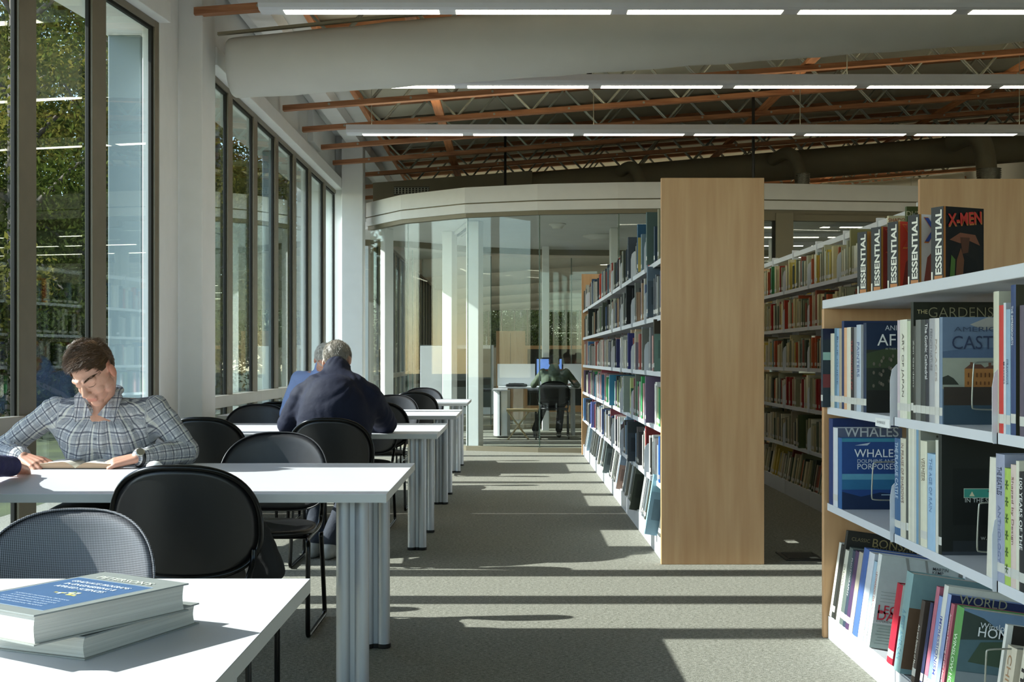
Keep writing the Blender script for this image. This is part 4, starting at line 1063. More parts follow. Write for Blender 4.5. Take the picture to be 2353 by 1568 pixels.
# -- the five thick paperbacks on the white top
EB = [(1970.5, 535, 1.38, ('c07a3a', '6f5a40', '3a2c24'), 'black paperback lettered ESSENTIAL, farthest of the five on the white top'),
      (2002, 524, 1.383, ('a03428', '7c2420', '301414'), 'black paperback lettered ESSENTIAL with a dark red cover, second from the far end'),
      (2039.6, 512, 1.39, ('d8402c', '8c3026', '5f6a58'), 'black paperback lettered ESSENTIAL with a bright red and grey cover, middle of the five'),
      (2086.5, 496, 1.395, ('e9dcd6', '9a4a3c', '5a3c6c'), 'black paperback lettered ESSENTIAL with a white and blue cover'),
      (2140, 478, 1.40, ('0c0c0c', '14120f', '0c0c0c'), 'black paperback lettered ESSENTIAL and X-MEN with a black cover, nearest of the five')]
for i, (px, py, X, cc, lb) in enumerate(EB):
    D = Dx(px, X); z = 1.463; h = wz(py, D) - z; a = math.radians(25); t = .055; w = .178
    # local frame: x along the cover, y along the thickness; far spine corner at (X, D)
    R = Matrix.Rotation(a, 4, 'Z')
    M = Matrix.Translation(Vector((X, D, z))) @ R @ Matrix.Translation((0, -t, 0))
    e = empty('book', tuple(M @ Vector((w / 2, t / 2, 0)))); tag(e, lb, 'book', 'thick black paperbacks on the white top'); org = tuple(e.location)
    mb = MB(); blk = srgb('12140f')
    mb.box(0, w, 0, .0012, 0, h, M=M, col=blk); mb.box(0, w, t - .0012, t, 0, h, M=M, col=blk); mb.box(-.001, .002, 0, t, 0, h, M=M, col=blk)
    mb.build('cover', M_book, e, org)
    mb = MB(); mb.box(.002, w - .001, .0012, t - .0012, .001, h - .001, M=M); mb.build('page_block', M_page, e, org)
    mb = MB(); Q = lambda u, v, k=1: M @ Vector((u * w, -.0004 * k, v * h))
    def pl(pts, c, k): mb.add([Q(u, v, k) for u, v in pts], [tuple(range(len(pts)))], 0, srgb(c))
    pl([(0, 0), (.05, 0), (.05, 1), (0, 1)], 'c98a3c' if i != 4 else 'a86a34', 1)
    pl([(.05, 0), (1, 0), (1, 1), (.05, 1)], cc[0], 1)
    pl([(.10, 0), (.95, 0), (.85, .45), (.55, .62), (.2, .4)], cc[1], 2)
    pl([(.3, 0), (.9, 0), (.8, .3), (.5, .38)], cc[2], 3)
    if i == 4:
        pl([(.28, .0), (.46, .0), (.50, .30), (.42, .46), (.32, .30)], '6a4028', 4); pl([(.14, .56), (.40, .66), (.78, .64), (.90, .50), (.62, .56), (.40, .52)], '7c4a34', 4)
        pl([(.14, .05), (.26, .05), (.28, .30), (.18, .36)], '4c6a2c', 5); pl([(.40, .60), (.64, .60), (.60, .40), (.46, .38)], '54301f', 5)
    mb.build('cover_picture', M_book, e, org)
    mb = MB(); R3 = M.to_3x3()
    if i == 4:
        put_text(mb, 'X-MEN', Q(.10, .725, 9), R3 @ Vector((.985, 0, .10)), R3 @ Vector((-.05, 0, 1)), width=.86 * w, height=.17 * h, col=srgb('b06a2c'), bold=.06)
        put_text(mb, 'X-MEN', Q(.09, .745, 12), R3 @ Vector((.985, 0, .10)), R3 @ Vector((-.05, 0, 1)), width=.84 * w, height=.155 * h, col=srgb('c22a22'), bold=.05)
    else:
        put_text(mb, 'X', Q(.10, .60, 9), R3 @ Vector((1, 0, 0)), R3 @ Vector((-.05, 0, 1)), width=.55 * w, height=.36 * h, col=srgb(('e07a2c', 'e0522c', 'e8862c', 'e07a2c')[i]), bold=.05)
        put_text(mb, 'X', Q(.12, .62, 12), R3 @ Vector((1, 0, 0)), R3 @ Vector((-.05, 0, 1)), width=.5 * w, height=.33 * h, col=srgb(('7c3a20', '5c1814', 'd23a2c', '3450a8')[i]), bold=.04)
    mb.build('cover_lettering', M_ink, e, org)
    mb = MB(); st = M @ Vector((-.0016, t * .12, .10 * h))
    put_text(mb, 'ESSENTIAL', st, R3 @ Vector((0, 0, 1)), R3 @ Vector((0, 1, 0)), width=.86 * h, height=t * .52, col=srgb('d9d6c8'), bold=.085)
    vs = [M @ Vector((-.0014, y_, z_)) for y_, z_ in ((.004, .02 * h), (t * .72, .02 * h), (t * .72, .085 * h), (.004, .085 * h))]
    mb.add(vs, [(0, 1, 2, 3)], 0, srgb('b3702e'))
    vs = [M @ Vector((-.0014, y_, z_)) for y_, z_ in ((t * .86, .02 * h), (t * .98, .02 * h), (t * .98, .14 * h), (t * .86, .14 * h))]
    mb.add(vs, [(0, 1, 2, 3)], 0, srgb('d9d6c8'))
    mb.build('spine_lettering', M_ink, e, org)

# -- rows of books on the two tall bookcases
PAL = {
 'M5': '8b929a 3b4048 2b3a4a b9b7a6 5d6a74 22282c c4c2b4 6a7f8a 4a4f45 a23e2c 22262a 7d7f7c d0cec2 2f4a6a'.split(),
 'M4': '25282c 8a8c86 3d4f72 a6876c 20201e 6f726c 7e8d74 b3b1a4 5c5f63 2c3a30 c9c7bb 403c44'.split(),
 'M3': 'c9c7bb a3594f b58a82 23242a b9b7a8 c3a98a 2b2f5a 7b7d80 c1bda9 5e605c 8a3038 d8d6cb 3e4440 a2a49c'.split(),
 'M2': 'd8d5cb b88c8c e1dfd8 3a4a45 8c9a6a 2f6a8a a59ab0 6c7068 3c8a58 6a5470 a85560 d9d9d6 2e2e30 8a8f70'.split(),
 'M1': 'd9d8d2 3c3e48 7a3c48 a9a79c e6e5df 5c5a52 4a5a82 c8c6bc 2c2c2a 9ab0c4 6e6460'.split(),
 'M0': 'cfd5da b9bcb6 8a9aa0 5a5c58 d6d8d4 74787a 4a4a40'.split(),
 'R': 'c9bd94 a3a286 b9ad84 c9bd92 7c7f60 d2caa4 3f4636 aca98c b7562f 65705a c7b04e b0a58c e0dabf 86442f 83988f ddd8c0 c4b98a 9a9778'.split(),
}
rb = random.Random(11)
HERO = {  # bookcase row -> (left px of the book, colour, height, protrusion, art colour)
 ('M', 5): [(1441, '3c434c', .30, .03, None), (1463, '26506e', .33, .02, 'b9a25a'), (1484, '4a5c58', .335, .03, None), (1510, '8f8c74', .31, .0, None), (1377, 'c2452a', .26, .0, None)],
 ('M', 4): [(1437, '17181a', .29, .03, None), (1485, '5b6a78', .32, .035, '46525c'), (1351, '1c2420', .30, .03, None), (1383, '3a4034', .28, .02, None)],
 ('M', 3): [(1441, '2b2e66', .27, .02, None), (1457, 'b1ac98', .27, .02, '7b7480'), (1473, '6f7068', .28, .02, None), (1500, '3a3226', .32, .02, '5f7a70'), (1351, '3f6a94', .28, -.02, None)],
 ('M', 2): [(1399, '3a7f9c', .27, .03, None), (1431, '8b9488', .28, .03, None), (1447, 'b6bf7c', .27, .01, '35604a'), (1472, '3f9c5a', .29, .0, None), (1481, '6a5a72', .30, .03, None)],
 ('M', 1): [(1340, '5f86b0', .27, .02, None), (1357, '6a78b8', .28, .03, None), (1440, '33383a', .29, .045, '3d444c'), (1483, '7c2a2a', .30, .0, None), (1512, '3060a8', .28, .0, None), (1456, '6a2f3c', .32, -.03, None)],
 ('M', 0): [(1346, 'a9c3d2', .30, .02, None), (1371, 'a9a89c', .30, .02, None), (1383, '55605c', .33, .035, '6f7c7c'), (1400, '1e2024', .26, .0, None), (1413, '8f9dac', .28, .03, 'a98a7c'), (1434, '9a9484', .3, .0, None), (1444, '5a5f50', .36, .05, '2f3426'), (1478, '8fb8c4', .37, .075, '7c9aa8')],
 ('R', 5): [(1771, '3c7a4a', .26, .0, None), (1790, 'a23a2c', .24, .0, None), (1812, 'c8b45a', .24, .0, None), (2037, 'd6cfae', .33, -.02, 'd6cfae'), (2078, '4c5a34', .345, -.02, '4c5a34'), (1951, '8a8458', .33, -.0, None)],
 ('R', 4): [(1770, 'b0241e', .25, .0, None), (1800, 'b5402c', .26, .0, None), (1858, 'b5482c', .24, .0, None)],
 ('R', 2): [(1805, '9c2c28', .25, .0, None), (1813, 'a03430', .25, .0, None), (1873, 'a8322c', .25, .0, None), (1880, '9c2c28', .25, .0, None), (1840, 'a23838', .24, .0, None)],
 ('R', 1): [(1832, '4a5430', .28, .03, '6a6a3c')],
}
ALL = []
def row(case, lev, X, Ya, Yb, z, pal, hmin, hmax, tmin, tmax, tilt, bay, seed):
    rb = random.Random(seed); heroes = []
    for h in HERO.get((case, lev), []): heroes.append((Dx(h[0], X - h[3]), h))
    heroes.sort(); y = Ya + .02; k = 0; nb = Ya + bay; idx = 0
    while y < Yb - .06:
        if heroes and y >= heroes[0][0] - .10:
            D, h = heroes.pop(0); t = .045 if case == 'M' else .035
            if y < D - t: y = D - t
            b = dict(x=X - h[3] + .004, y=y, t=t, w=.23, h=h[2], col=srgb(h[1]), art=h[4], hero=True)
            if h[4]: b['w'] = .24
        else:
            t = rb.uniform(tmin, tmax)
            b = dict(x=X + .004 + (rb.random() ** 1.6) * (.045 if case == 'M' else .02), y=y, t=t, w=rb.uniform(.17, .21), h=rb.uniform(hmin, hmax) * (1.12 if rb.random() < .15 else 1), col=srgb(pal[rb.randrange(len(pal))]), art=None, hero=False)
        # stay clear of the upright bracket at the bay joint
        if b['y'] < nb + .006 and b['y'] + b['t'] > nb - .004: b['y'] = nb + .008
        if b['y'] > nb: nb += bay; idx += 1
        b.update(case=case, lev=lev, z=z, tilt=tilt, bay=idx, X=X); ALL.append(b)
        y = b['y'] + b['t'] + .001
        if rb.random() < .05 and not b['hero']: y += rb.uniform(.04, .12)
for lev, z in enumerate([.128] + LV):
    hm = (.21, .27) if lev else (.24, .30)
    row('M', lev, XM - .002, 7.20, 15.25, z, PAL['M%d' % lev], hm[0], hm[1], .028, .062, math.radians(9) if lev == 0 else 0, .902, 100 + lev)
    row('R', lev, XRR, 7.30, 13.6, z, PAL['R'], .20, .26, .030, .058, math.radians(9) if lev == 0 else 0, .906, 200 + lev)
def seen_area(b):
    """pixels that the book's strip covers in the photo (spine plus the part of the cover that shows)"""
    D = b['y']; X = b['x']
    px = CX + F * X / D; sp = F * X * (1 / D - 1 / (D + b['t']))
    if b['case'] == 'R':
        if D > 12.2: return 0
        lo = 1893 if b['lev'] < 4 else (1965 if b['lev'] == 4 else 2135)
        if px > lo: return 0
        return (sp + 2) * b['h'] * F / D * 1.15
    return (sp + 4 + (12 if b['hero'] else 0)) * b['h'] * F / D if b['case'] == 'M' else 0
ALL.sort(key=lambda b: -seen_area(b))
N_IND = 232
IND, REST = ALL[:N_IND], ALL[N_IND:]
LVN = {0: 'leaning bottom row', 1: 'second shelf from the bottom', 2: 'third shelf from the bottom', 3: 'fourth shelf from the bottom', 4: 'shelf below the top one', 5: 'top shelf'}
NTH = ORD + ['%dth' % k for k in range(21, 200)]
rows = {}
for b in ALL: rows.setdefault((b['case'], b['lev']), []).append(b)
for k, r in rows.items():
    if k[0] == 'M': r.sort(key=lambda b: b['y'])
    else: r = rows[k] = sorted([b for b in r if b['y'] < 11.9], key=lambda b: -b['y'])
    for i, b in enumerate(r):
        b['nth'] = i; b['nl'] = colname(r[i - 1]['col']) if i else None
for b in IND:
    mb = MB(); org = (b['x'], b['y'] + b['t'] / 2, b['z'])
    M = book_geometry(mb, b['x'], b['y'], b['t'], b['w'], b['h'], b['z'], b['col'], b['tilt'])
    if b['art']:
        w, h = b['w'], b['h']
        for k, (u0, v0, u1, v1) in enumerate(((.0, .0, 1, .72), (.1, .25, .9, .6))):
            c = srgb(b['art']); c = tuple(x * (1, .62)[k] for x in c)
            mb.add([M @ Vector((u * w, -.0005 * (k + 1), v * h)) for u, v in ((u0, v0), (u1, v0), (u1, v1), (u0, v1))], [(0, 1, 2, 3)], 0, c)
    o = mb.build('book', [M_book, M_page], origin=org)
    n = NTH[b.get('nth', 0)]
    L_ = {0: 'bottom row', 1: 'second shelf up', 2: 'third shelf up', 3: 'fourth shelf up', 4: 'fifth shelf up', 5: 'top shelf'}[b['lev']]
    if b['case'] == 'M': lb = '%s book, %s from the maple end panel, %s, middle bookcase' % (colname(b['col']), n, L_)
    else: lb = '%s book, %s right of the middle panel, %s, right bookcase' % (colname(b['col']), n, L_)
    tag(o, lb, 'book', 'books of the middle bookcase' if b['case'] == 'M' else 'books of the right-hand bookcase')
mb = MB()
for b in REST:
    book_geometry(mb, b['x'], b['y'], b['t'], b['w'], b['h'], b['z'], b['col'], b['tilt'], detail=False, lab=b['y'] < 13)
rr = random.Random(77)
for (X, Ya, Yb, pal, lv) in ((XM + .575, 7.22, 15.2, PAL['M3'], LV), (XRR + .62, 7.3, 14.4, PAL['R'], LV), (XN + .56, 1.7, 5.2, PAL['M2'], [.12, .584, 1.0])):
    for z in lv:
        y = Ya
        while y < Yb:
            t = rr.uniform(.06, .13); w = rr.uniform(.15, .2)
            mb.box(X - w, X - .005, y, y + t - .002, z, z + rr.uniform(.2, .27), 0, srgb(rr.choice(pal)) if rr.random() < .8 else (.3, .3, .3)); y += t + (rr.random() < .1) * .1
for (px, py, txt, c, lev) in ((2041, 510, 'SHADO', '9a3a2c', 5), (2083, 497, 'DUBL', 'c9c8a8', 5)):
    D = Dx(px - 4, XRR + .02) - .05; put_text(mb, txt, (wx(px, D), D, wz(py, D)), (1, 0, 0), (0, 0, 1), width=.11, col=srgb(c), bold=.01, mi=0)
tag(mb.build('remaining_books', [M_book, M_page], origin=(2, 10, 0)), 'all the farther and half-hidden books of the tall bookcases', 'books', kind='stuff')

# white plate book ends
def bookend(x, y, z, w, h, label):
    mb = MB(); r = .04
    pr = [(0, 0), (0, h - r), (r * .3, h - r * .3), (r, h), (w, h), (w, 0)]
    mb.prism(pr, lambda u, v, t: (x + u, t, z + v), y, y + .002); mb.box(x, x + w, y, y + .08, z, z + .0015)
    tag(mb.build('bookend', M_shelf, origin=(x, y, z)), label, 'bookend')
D = Dx(1861, XRR); bookend(XRR + .005, D, 1.812, .22, .16, 'large white plate bookend on the top shelf of the right-hand bookcase')
bookend(XM - .03, Dx(1352, XM), 1.812, .12, .17, 'white plate bookend at the far end of the middle bookcase')
# ------------------------------------------------------------------ people
def blob_mesh(prims, voxel, smooth=2, name='body', wr=0.):
    """prims: ('cap', a, b, ra, rb) tapered capsules and ('ell', centre, (rx, ry, rz), rotation) ellipsoids, fused into one continuous skin"""
    bm = bmesh.new()
    for p in prims:
        if p[0] == 'cap':
            a, b, ra, rb = Vector(p[1]), Vector(p[2]), p[3], p[4]
            d = b - a; L = max(d.length, 1e-5); q = Vector((0, 0, 1)).rotation_difference(d.normalized()) if d.length > 1e-6 else Matrix.Identity(3).to_quaternion()
            prof = [(0, -ra)] + [(ra * math.cos(t), ra * math.sin(t)) for t in [-1.2, -.8, -.4, 0]] + [(rb * math.cos(t), L + rb * math.sin(t)) for t in [0, .4, .8, 1.2]] + [(0, L + rb)]
            n = 16; rings = []
            for (r, z) in prof:
                if r == 0: rings.append([bm.verts.new(a + q @ Vector((0, 0, z)))])
                else: rings.append([bm.verts.new(a + q @ Vector((r * math.cos(2 * math.pi * j / n), r * math.sin(2 * math.pi * j / n), z))) for j in range(n)])
            for i in range(len(rings) - 1):
                A, B = rings[i], rings[i + 1]
                for j in range(n):
                    k = (j + 1) % n
                    if len(A) == 1: bm.faces.new((A[0], B[k], B[j]))
                    elif len(B) == 1: bm.faces.new((A[j], A[k], B[0]))
                    else: bm.faces.new((A[j], A[k], B[k], B[j]))
        else:
            c, r = Vector(p[1]), p[2]; R = p[3] if len(p) > 3 and p[3] is not None else Matrix.Identity(3)
            M = Matrix.Translation(c) @ R.to_4x4() @ Matrix.Diagonal((*r, 1))
            bmesh.ops.create_icosphere(bm, subdivisions=3, radius=1, matrix=M)
    bmesh.ops.recalc_face_normals(bm, faces=bm.faces)
    me = bpy.data.meshes.new(name); bm.to_mesh(me); bm.free()
    o = bpy.data.objects.new(name, me); COL.objects.link(o)
    m = o.modifiers.new('skin', 'REMESH'); m.mode = 'VOXEL'; m.voxel_size = voxel; m.use_smooth_shade = True
    if smooth:
        s = o.modifiers.new('soft', 'SMOOTH'); s.factor = .5; s.iterations = smooth
    dg = bpy.context.evaluated_depsgraph_get(); dg.update()
    out = bpy.data.meshes.new_from_object(o.evaluated_get(dg))
    bpy.data.objects.remove(o); bpy.data.meshes.remove(me)
    if wr > 0:
        k = len(out.vertices); co = np.empty(k * 3); out.vertices.foreach_get('co', co); co = co.reshape(-1, 3)
        no = np.empty(k * 3); out.vertices.foreach_get('normal', no); no = no.reshape(-1, 3)
        d = np.array([(abs(noise.noise(Vector((c[0] * 13 + 2.5 * noise.noise(Vector(c) * 5), c[1] * 8, c[2] * 3.5 + 1.5 * noise.noise(Vector(c) * 6))))) * 1.3 - .3) + .35 * noise.noise(Vector((c[0] * 8, c[1] * 8, c[2] * 26))) for c in co])
        co += no * (d * wr)[:, None]; out.vertices.foreach_set('co', co.ravel()); out.update()
    out.polygons.foreach_set('use_smooth', [True] * len(out.polygons))
    return out
def link_mesh(me, name, m, parent, org):
    me.transform(Matrix.Translation(-Vector(org))); me.materials.clear(); me.materials.append(m); me.name = name
    o = bpy.data.objects.new(name, me); COL.objects.link(o); o.parent = parent
    return o
def set_paint(me, fn):
    """vertex paint for skin: lips, blush"""
    ca = me.color_attributes.new('Col', 'FLOAT_COLOR', 'POINT')
    arr = np.ones((len(me.vertices), 4), dtype=np.float32)
    for i, v in enumerate(me.vertices): arr[i, :3] = fn(v.co)
    ca.data.foreach_set('color', arr.ravel())

M_skin = mat('skin', 'ffffff', .5, attr=True, noise_s=25, noise_a=.10, bump_s=260, bump_a=.10)
MATS['skin'].node_tree.nodes['Principled BSDF'].inputs['Subsurface Weight'].default_value = .12
MATS['skin'].node_tree.nodes['Principled BSDF'].inputs['Subsurface Radius'].default_value = (.02, .008, .004)
SKIN = srgb('c9977f')
def head_prims(C, Fv, Uv, s):
    """skull, jaw, brow, nose, lips, ears; Fv face direction, Uv crown direction"""
    Xv = Fv.cross(Uv).normalized()
    R = Matrix((Xv, Fv, Uv)).transposed()
    def q(x, y, z): return C + (Xv * x + Fv * y + Uv * z) * s
    E = lambda x, y, z, rx, ry, rz: ('ell', q(x, y, z), (rx * s, ry * s, rz * s), R)
    K = lambda a, b, ra, rb: ('cap', q(*a), q(*b), ra * s, rb * s)
    pr = [E(0, -.012, .032, .072, .092, .082), E(0, .018, .0, .064, .074, .075), E(0, .040, -.052, .047, .046, .052), E(0, .066, -.088, .026, .022, .022),
          E(-.031, .056, -.030, .022, .024, .026), E(.031, .056, -.030, .022, .024, .026),
          K((-.040, .070, .022), (-.012, .084, .022), .0115, .012), K((.040, .070, .022), (.012, .084, .022), .0115, .012),
          K((0, .080, .020), (0, .108, -.022), .009, .0125), E(-.011, .097, -.027, .0095, .011, .008), E(.011, .097, -.027, .0095, .011, .008),
          K((-.018, .086, -.056), (.018, .086, -.056), .0065, .0065), K((-.014, .085, -.066), (.014, .085, -.066), .007, .007), E(0, .083, -.046, .020, .012, .012),
          E(-.030, .070, .002, .0145, .013, .011), E(.030, .070, .002, .0145, .013, .011),
          E(-.077, -.008, -.006, .008, .019, .030), E(.077, -.008, -.006, .008, .019, .030), E(-.052, .02, -.05, .016, .03, .03), E(.052, .02, -.05, .016, .03, .03)]
    return pr, q, R
def hand_prims(W, f, n, lat, curl=.6, s=1.0, spread=.1):
    """wrist W, finger direction f, back-of-hand normal n, thumb side lat"""
    f = f.normalized(); n = (n - f * n.dot(f)).normalized(); lat = (lat - f * lat.dot(f) - n * lat.dot(n)).normalized()
    pr = []; K = []
    for i, (o, L) in enumerate(((.029, .074), (.010, .081), (-.010, .076), (-.028, .060))):
        k = W + (f * .088 + lat * o + n * (.004 if i in (1, 2) else 0)) * s; K.append(k)
        pr.append(('cap', W + lat * o * .55 * s, k, .0165 * s, .0115 * s))
        d = (f + lat * spread * (1.2 - .8 * i)).normalized(); p = k
        for seg, (l, an) in enumerate(((.44, .35), (.30, .75), (.26, .9))):
            ang = curl * an * (1.0 + .12 * i)
            ax = d.cross(n).normalized()
            d = (Matrix.Rotation(-ang, 3, ax) @ d).normalized(); n2 = (Matrix.Rotation(-ang, 3, ax) @ n).normalized()
            e = p + d * L * l * s
            pr.append(('cap', p, e, (.0098 - .0011 * seg) * s, (.0089 - .0011 * seg) * s)); p = e; n = n2 if seg < 2 else n
        n = (n - f * n.dot(f)).normalized() if False else n0(f, lat)
    t0 = W + (f * .022 + lat * .026 - n * .006) * s; d = (f * .62 + lat * .78 - n * .25).normalized()
    t1 = t0 + d * .042 * s; d2 = (f * .86 + lat * .42 - n * .3).normalized(); t2 = t1 + d2 * .032 * s; t3 = t2 + (f * .95 + lat * .2 - n * .35).normalized() * .026 * s
    pr += [('cap', t0, t1, .0155 * s, .0115 * s), ('cap', t1, t2, .0108 * s, .0100 * s), ('cap', t2, t3, .0098 * s, .0078 * s)]
    return pr, K
def n0(f, lat):
    v = lat.cross(f).normalized()
    return v if v.z > 0 else -v

def bone_uv(me, bones, org):
    """cloth coordinates: along and around the nearest limb axis, so that a woven check follows the sleeves"""
    uv = me.uv_layers.new(name='weave')
    k = len(me.vertices); co = np.empty(k * 3); me.vertices.foreach_get('co', co); co = co.reshape(-1, 3) + np.array(org)
    best = np.full(k, 1e9); U = np.zeros((k, 2))
    for (a, b, r, ref) in bones:
        a = np.array(a); b = np.array(b); d = b - a; L = np.linalg.norm(d); d = d / L
        t = (co - a) @ d; tc = np.clip(t, 0, L); dist = np.linalg.norm(co - a - tc[:, None] * d, axis=1) - r
        ref = np.array(ref, float); ref -= d * (ref @ d); ref /= np.linalg.norm(ref); w = np.cross(d, ref)
        rad = co - a - t[:, None] * d; ang = np.arctan2(rad @ w, rad @ ref)
        m = dist < best; best[m] = dist[m]; U[m, 0] = (ang * max(r, .05) * 1.0)[m]; U[m, 1] = t[m]
    li = np.empty(len(me.loops), dtype=np.int32); me.loops.foreach_get('vertex_index', li)
    uv.data.foreach_set('uv', U[li].astype(np.float32).ravel())

def plaid_material():
    m = bpy.data.materials.new('plaid_cotton'); m.use_nodes = True
    t = m.node_tree; N = t.nodes; L = t.links; b = N['Principled BSDF']
    uv = N.new('ShaderNodeUVMap'); uv.uv_map = 'weave'; sp = N.new('ShaderNodeSeparateXYZ'); L.new(uv.outputs[0], sp.inputs[0])
    def band(src, per, off, w):
        a = N.new('ShaderNodeMath'); a.operation = 'MULTIPLY_ADD'; a.inputs[1].default_value = 1 / per; a.inputs[2].default_value = off; L.new(src, a.inputs[0])
        f = N.new('ShaderNodeMath'); f.operation = 'FRACT'; L.new(a.outputs[0], f.inputs[0])
        c = N.new('ShaderNodeMath'); c.operation = 'SUBTRACT'; c.inputs[1].default_value = .5; L.new(f.outputs[0], c.inputs[0])
        d = N.new('ShaderNodeMath'); d.operation = 'ABSOLUTE'; L.new(c.outputs[0], d.inputs[0])
        g = N.new('ShaderNodeMapRange'); g.inputs[1].default_value = w; g.inputs[2].default_value = w + .03; g.inputs[3].default_value = 1; g.inputs[4].default_value = 0; L.new(d.outputs[0], g.inputs[0])
        return g.outputs[0]
    col = None
    base = N.new('ShaderNodeRGB'); base.outputs[0].default_value = (*srgb('cbcac8'), 1); col = base.outputs[0]
    for (ax, per, off, w, c, k) in ((0, .042, .0, .17, '95979c', .55), (1, .042, .3, .17, '95979c', .55), (0, .042, .5, .045, '434656', .75), (1, .042, .8, .05, '434656', .75), (0, .042, .22, .02, '5b6478', .6), (1, .042, .55, .02, '5b6478', .6), (0, .084, .1, .03, 'd8d6c8', .6)):
        mx = N.new('ShaderNodeMix'); mx.data_type = 'RGBA'; s = N.new('ShaderNodeMath'); s.operation = 'MULTIPLY'; s.inputs[1].default_value = k
        L.new(band(sp.outputs[ax], per, off, w), s.inputs[0]); L.new(s.outputs[0], mx.inputs[0]); L.new(col, mx.inputs[6]); mx.inputs[7].default_value = (*srgb(c), 1); col = mx.outputs[2]
    L.new(col, b.inputs['Base Color']); b.inputs['Roughness'].default_value = .85; b.inputs['Specular IOR Level'].default_value = .2
    tc = N.new('ShaderNodeTexCoord'); n = N.new('ShaderNodeTexNoise'); n.inputs['Scale'].default_value = 18; n.inputs['Detail'].default_value = 4; n.inputs['Distortion'].default_value = 1.5; L.new(tc.outputs['Object'], n.inputs['Vector'])
    bp = N.new('ShaderNodeBump'); bp.inputs['Strength'].default_value = .6; bp.inputs['Distance'].default_value = .02; L.new(n.outputs[0], bp.inputs['Height']); L.new(bp.outputs[0], b.inputs['Normal'])
    return m
M_plaid = plaid_material()
M_navy = mat('navy_jacket_cloth', '171b2e', .75, noise_s=6, noise_a=.15, bump_s=14, bump_a=.5, spec=.25)
M_blue = mat('light_blue_cloth', '8b9fce', .8, noise_s=5, noise_a=.1, bump_s=14, bump_a=.5)
M_olive = mat('olive_cloth', '4d5a48', .75, noise_s=5, noise_a=.15, bump_s=14, bump_a=.5)
M_knit = mat('navy_knit', '1e1f52', .9, noise_s=40, noise_a=.2, bump_s=120, bump_a=.6)
M_denim = mat('denim', '272d39', .85, noise_s=20, noise_a=.2, bump_s=80, bump_a=.2)
M_dark = mat('dark_trousers', '1d1f22', .8, noise_s=10, noise_a=.15, bump_s=20, bump_a=.3)
M_shoe = mat('shoe_leather', '8f8f8a', .5, noise_s=15, noise_a=.15)
M_shoe_d = mat('dark_shoe_leather', '1b1a19', .4, noise_s=15, noise_a=.15)
HAIR = {c: mat('hair_' + c, v, .42, noise_s=50, noise_a=.3) for c, v in (('brown', '543c26'), ('grey', '8d857a'), ('white', 'c9c5bd'), ('black', '171412'))}

def hair_mesh(q, R, s, mode, seed):
    """a cap of hair plus a few thousand fine locks combed over the skull"""
    rnd = random.Random(seed); mb = MB()
    C = q(0, -.012, .032); rx, ry, rz = .0765 * s, .0965 * s, .0905 * s
    Rm = R
    def surf(th, ph, k=1.0):
        """th: angle from the crown, ph: around; 0 = face"""
        v = Vector((math.sin(th) * math.sin(ph) * rx, math.sin(th) * math.cos(ph) * ry, math.cos(th) * rz)) * k
        return C + Rm @ v
    def limit(ph):
        a = abs((ph + math.pi) % (2 * math.pi) - math.pi)
        if mode == 'swept': return 1.06 if a < .55 else 1.25 if a < .95 else 1.62 if a < 1.35 else 1.50 if a < 1.75 else 2.15
        return 1.12 if a < .75 else 1.45 if a < 1.2 else 1.55 if a < 1.75 else 2.35
    n, m = 48, 14; vs = []; fs = []
    for i in range(m + 1):
        for j in range(n):
            ph = 2 * math.pi * j / n; th = limit(ph) * i / m
            vs.append(surf(th, ph, 1.02 - .02 * (i / m) ** 3))
    for i in range(m):
        for j in range(n):
            fs.append((i * n + j, i * n + (j + 1) % n, (i + 1) * n + (j + 1) % n, (i + 1) * n + j))
    mb.add(vs, fs)
    cnt = 2600 if mode == 'swept' else 2200
    for _ in range(cnt):
        ph = rnd.uniform(-math.pi, math.pi); th = limit(ph) * math.sqrt(rnd.random()); p = surf(th, ph, 1.015)
        nr = (p - C).normalized()
        if mode == 'swept':   # parted on the subject's left and combed forward and across
            d = Rm @ Vector((.75, .55, -.1)) if abs(ph) < 1.9 or th < .6 else Rm @ Vector((0, -.35, -1))
            L = rnd.uniform(.030, .052) * s if th < 1.0 else rnd.uniform(.012, .022) * s
            lift = .014 * s if th < .9 else .003 * s
        else:
            d = Rm @ Vector((0, .3, -.9)) if th > .7 else Rm @ Vector((rnd.uniform(-.3, .3), .8, -.2)); L = rnd.uniform(.010, .018) * s; lift = .004 * s
        d = (d - nr * d.dot(nr)); d = d.normalized() if d.length > .05 else nr.orthogonal().normalized()
        d = (d + Vector((rnd.gauss(0, .12), rnd.gauss(0, .12), rnd.gauss(0, .12)))).normalized()
        pts = []
        for k in range(4):
            f = k / 3; pts.append(p + d * L * f + nr * (lift * math.sin(f * 2.2) - .35 * L * f * f * (L / (.09 * s))))
        w = rnd.uniform(.0007, .0014) * s
        side = d.cross(nr).normalized() * w; a = len(mb.v); vv = []
        for k, pp in enumerate(pts):
            t = (1 - k / 3) * .8 + .2; vv += [pp - side * t, pp + nr * w * t, pp + side * t]
        ff = []
        for k in range(3):
            for j in range(3): ff.append((k * 3 + j, k * 3 + (j + 1) % 3, (k + 1) * 3 + (j + 1) % 3, (k + 1) * 3 + j))
        mb.add(vv, ff)
    return mb

